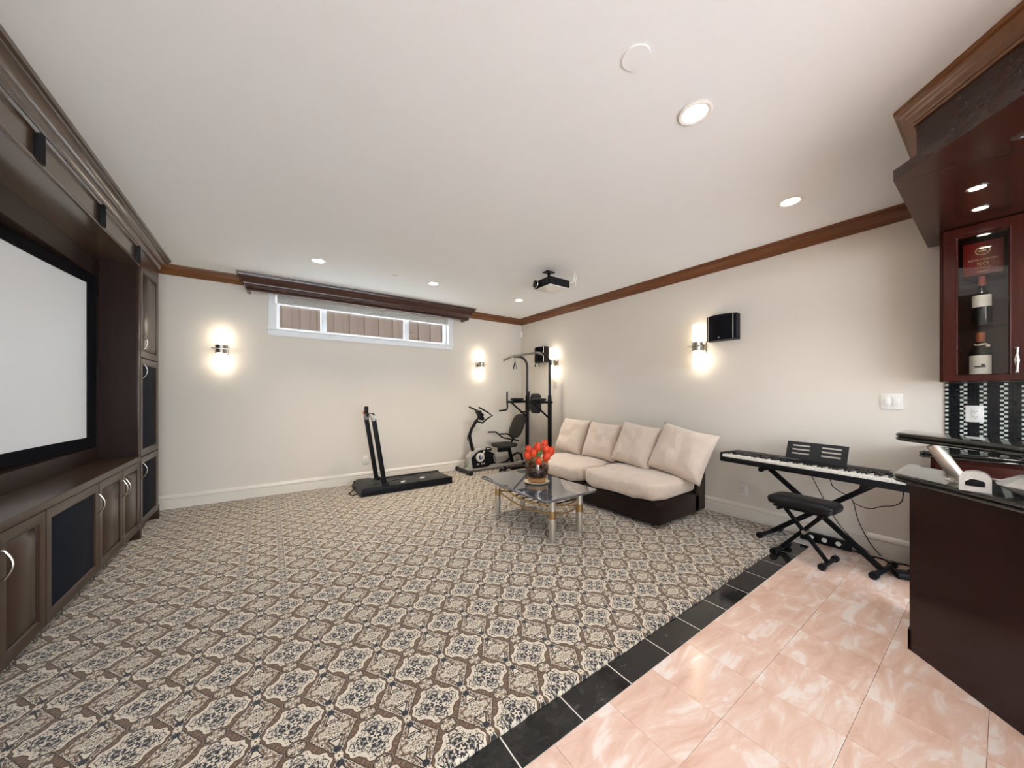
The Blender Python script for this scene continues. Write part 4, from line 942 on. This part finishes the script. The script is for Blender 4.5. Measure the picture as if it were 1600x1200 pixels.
def bottle(label, loc, r_, h, capmat, lab):
    t = thing('wine_bottle', label, 'bottle', loc, -PI / 2)
    B().lathe([(r_ * .9, 0), (r_, .006), (r_, h * .55), (r_ * .92, h * .62), (r_ * .45, h * .72), (r_ * .37, h * .76), (r_ * .36, h * .97), (r_ * .30, h * .975)], 28).obj('glass_body', 'bottle_glass', t)
    B().lathe([(r_ * .40, h * .80), (r_ * .41, h * .985), (r_ * .36, h), (.002, h)], 20).obj('capsule', capmat, t)
    z0, z1, half = lab
    ls = []
    for k in range(17):
        a = -PI / 2 + (k - 8) / 8 * half; ls.append([((r_ + .0008) * math.cos(a), (r_ + .0008) * math.sin(a), z0), ((r_ + .0008) * math.cos(a), (r_ + .0008) * math.sin(a), z1), ((r_ - .001) * math.cos(a), (r_ - .001) * math.sin(a), z1), ((r_ - .001) * math.cos(a), (r_ - .001) * math.sin(a), z0)])
    lb = B().loft(ls).obj('label_sheet', 'paper', t)
    return t, lb
t1, lb1 = bottle('wine bottle with red capsule and slanted white label, middle shelf', (3.80, .086, 1.7575), .040, .318, 'foil_red', (.115, .190, 1.25))
for k in range(3): B().box(-.016, .016, -.0418, -.0405, .135 + k * .014, .138 + k * .014).obj('print_line', 'grout_white', lb1)
t2, lb2 = bottle('wine bottle with copper capsule and house label, bottom shelf', (3.80, .092, 1.4075), .047, .300, 'foil_copper', (.025, .150, 1.15))
B().box(-.022, .022, -.0488, -.0472, .072, .082).obj('print_line', 'ink', lb2); B().box(.004, .018, -.0488, -.0472, .082, .094).obj('print_house', 'ink', lb2); B().box(-.020, .010, -.0488, -.0472, .128, .133).obj('print_line', 'grout_white', lb2)
B().tube([(.022 * math.cos(2 * PI * k / 14), .022 * math.sin(2 * PI * k / 14), .222 + .004 * math.cos(k)) for k in range(14)], .005, 6, closed=True).obj('neck_cord', 'saucer', t2)
B().lathe([(.004, -.010), (.011, 0), (.004, .010)], 10).obj('cord_seal', 'saucer', t2, loc=(.030, -.018, .212))
# soffit over the bar
SA = (2.63, .33)
def spoly(d_, w=2.4):
    ax, ay = SA[0] + .4142 * d_, SA[1] - d_
    e = along((ax, ay), w); return [(ax, ay), (XR - .001, ay), (XR - .001, e[1]), e]
sf = thing('bar_soffit', 'dark glossy wooden canopy with crown moulding above the bar', 'canopy', (0, 0, 0))
B().prism(spoly(0), 2.400, 2.455).obj('canopy_board', 'soffit_wood', sf)
B().prism(spoly(.075), 2.455, 2.700).obj('fascia', 'soffit_wood', sf)
scp = [(0, 2.655), (.008, 2.655), (.014, 2.664), (.010, 2.671), (.018, 2.676), (.024, 2.690), (.040, 2.708), (.056, 2.716), (.060, 2.724), (.074, 2.728), (.076, 2.748), (0, 2.748)]
P_ = spoly(.075)
B().sweep([(XR - .001, P_[0][1]), P_[0], along(P_[0], 2.4)], scp, left=False).obj('crown', 'mahogany_trim', sf)
B().tube([(2.64, .318, 2.4), (2.763, -.049, 2.4), (2.89, -.43, 2.4)], .0012, 4).obj('board_seam', 'black_plastic', sf)
for i, (x, y) in enumerate(((3.071, .084), (3.422, .083))):
    t = thing('canopy_light', 'small recessed canopy light %s' % ('farther from the glass cabinet' if i == 0 else 'nearer the glass cabinet'), 'light', (x, y, 2.400), group='recessed lights under the bar canopy')
    B().lathe([(.038, 0), (.039, -.003), (.032, -.005), (.028, 0)], 24, cap=False).obj('trim_ring', 'nickel', t); B().lathe([(.030, -.001), (.003, -.003)], 20).obj('lens', 'star_disc', t)
    lamp('SPOT', 'bulb', t, (0, 0, -.012), 7, (1, .94, .84), spot_size=math.radians(110), spot_blend=.6, shadow_soft_size=.025)
hv = thing('canopy_vent', 'square framed vent in the underside of the bar canopy', 'vent', (2.613, -.155, 2.400), PI / 4)
vq = [(-.10, -.10), (.10, -.10), (.10, .10), (-.10, .10)]
L = [[(x, y, 0) for x, y in vq], [(x, y, -.006) for x, y in vq], [(x * .86, y * .86, -.006) for x, y in vq], [(x * .86, y * .86, 0) for x, y in vq]]
B().loft(L, cap=False).obj('vent_frame', 'nickel', hv); B().box(-.088, .088, -.088, .088, -.003, -.0005).obj('vent_panel', 'black_plastic', hv)
# crystal on the bar counter
cr = thing('crystal_napkin_holder', 'frosted crystal napkin holder with a black bar on the counter', 'napkin holder', (2.475, .073, .8904), math.radians(-90))
arch = [(-.042, 0), (.042, 0)] + [(.042 * math.cos(PI * k / 14), .052 + .034 * math.sin(PI * k / 14)) for k in range(15)]
inn_ = [(-.026, .022), (.026, .022)] + [(.026 * math.cos(PI * k / 14), .040 + .012 * math.sin(PI * k / 14)) for k in range(15)]
L = [[(x, -.024, z) for x, z in arch], [(x, -.024, z) for x, z in inn_], [(x, .024, z) for x, z in inn_], [(x, .024, z) for x, z in arch]]; L.append(L[0])
B().loft(L, cap=False).obj('crystal_arch', 'crystal', cr, smooth=25)
B().box(-.025, .025, -.026, .020, .023, .040, .003).obj('inner_bar', 'black_plastic', cr)
cb = thing('crystal_bowl', 'cut crystal bowl at the right edge of the bar counter', 'bowl', (2.50, -.075, .8904), .3)
ls = []
for (r0, z) in ((.03, 0), (.041, .004), (.064, .020), (.084, .034), (.095, .042), (.090, .046), (.07, .038), (.05, .026), (.004, .016)):
    ls.append([((r0 * (1 + .07 * (k % 2))) * math.cos(2 * PI * k / 28), (r0 * (1 + .07 * (k % 2))) * math.sin(2 * PI * k / 28), z) for k in range(28)])
B().loft(ls).obj('lower_dish', 'crystal', cb, smooth=20)
B().loft([[(x * .98, y * .98, .088 - z) for x, y, z in l] for l in ls]).obj('upper_dish', 'crystal', cb, smooth=20)
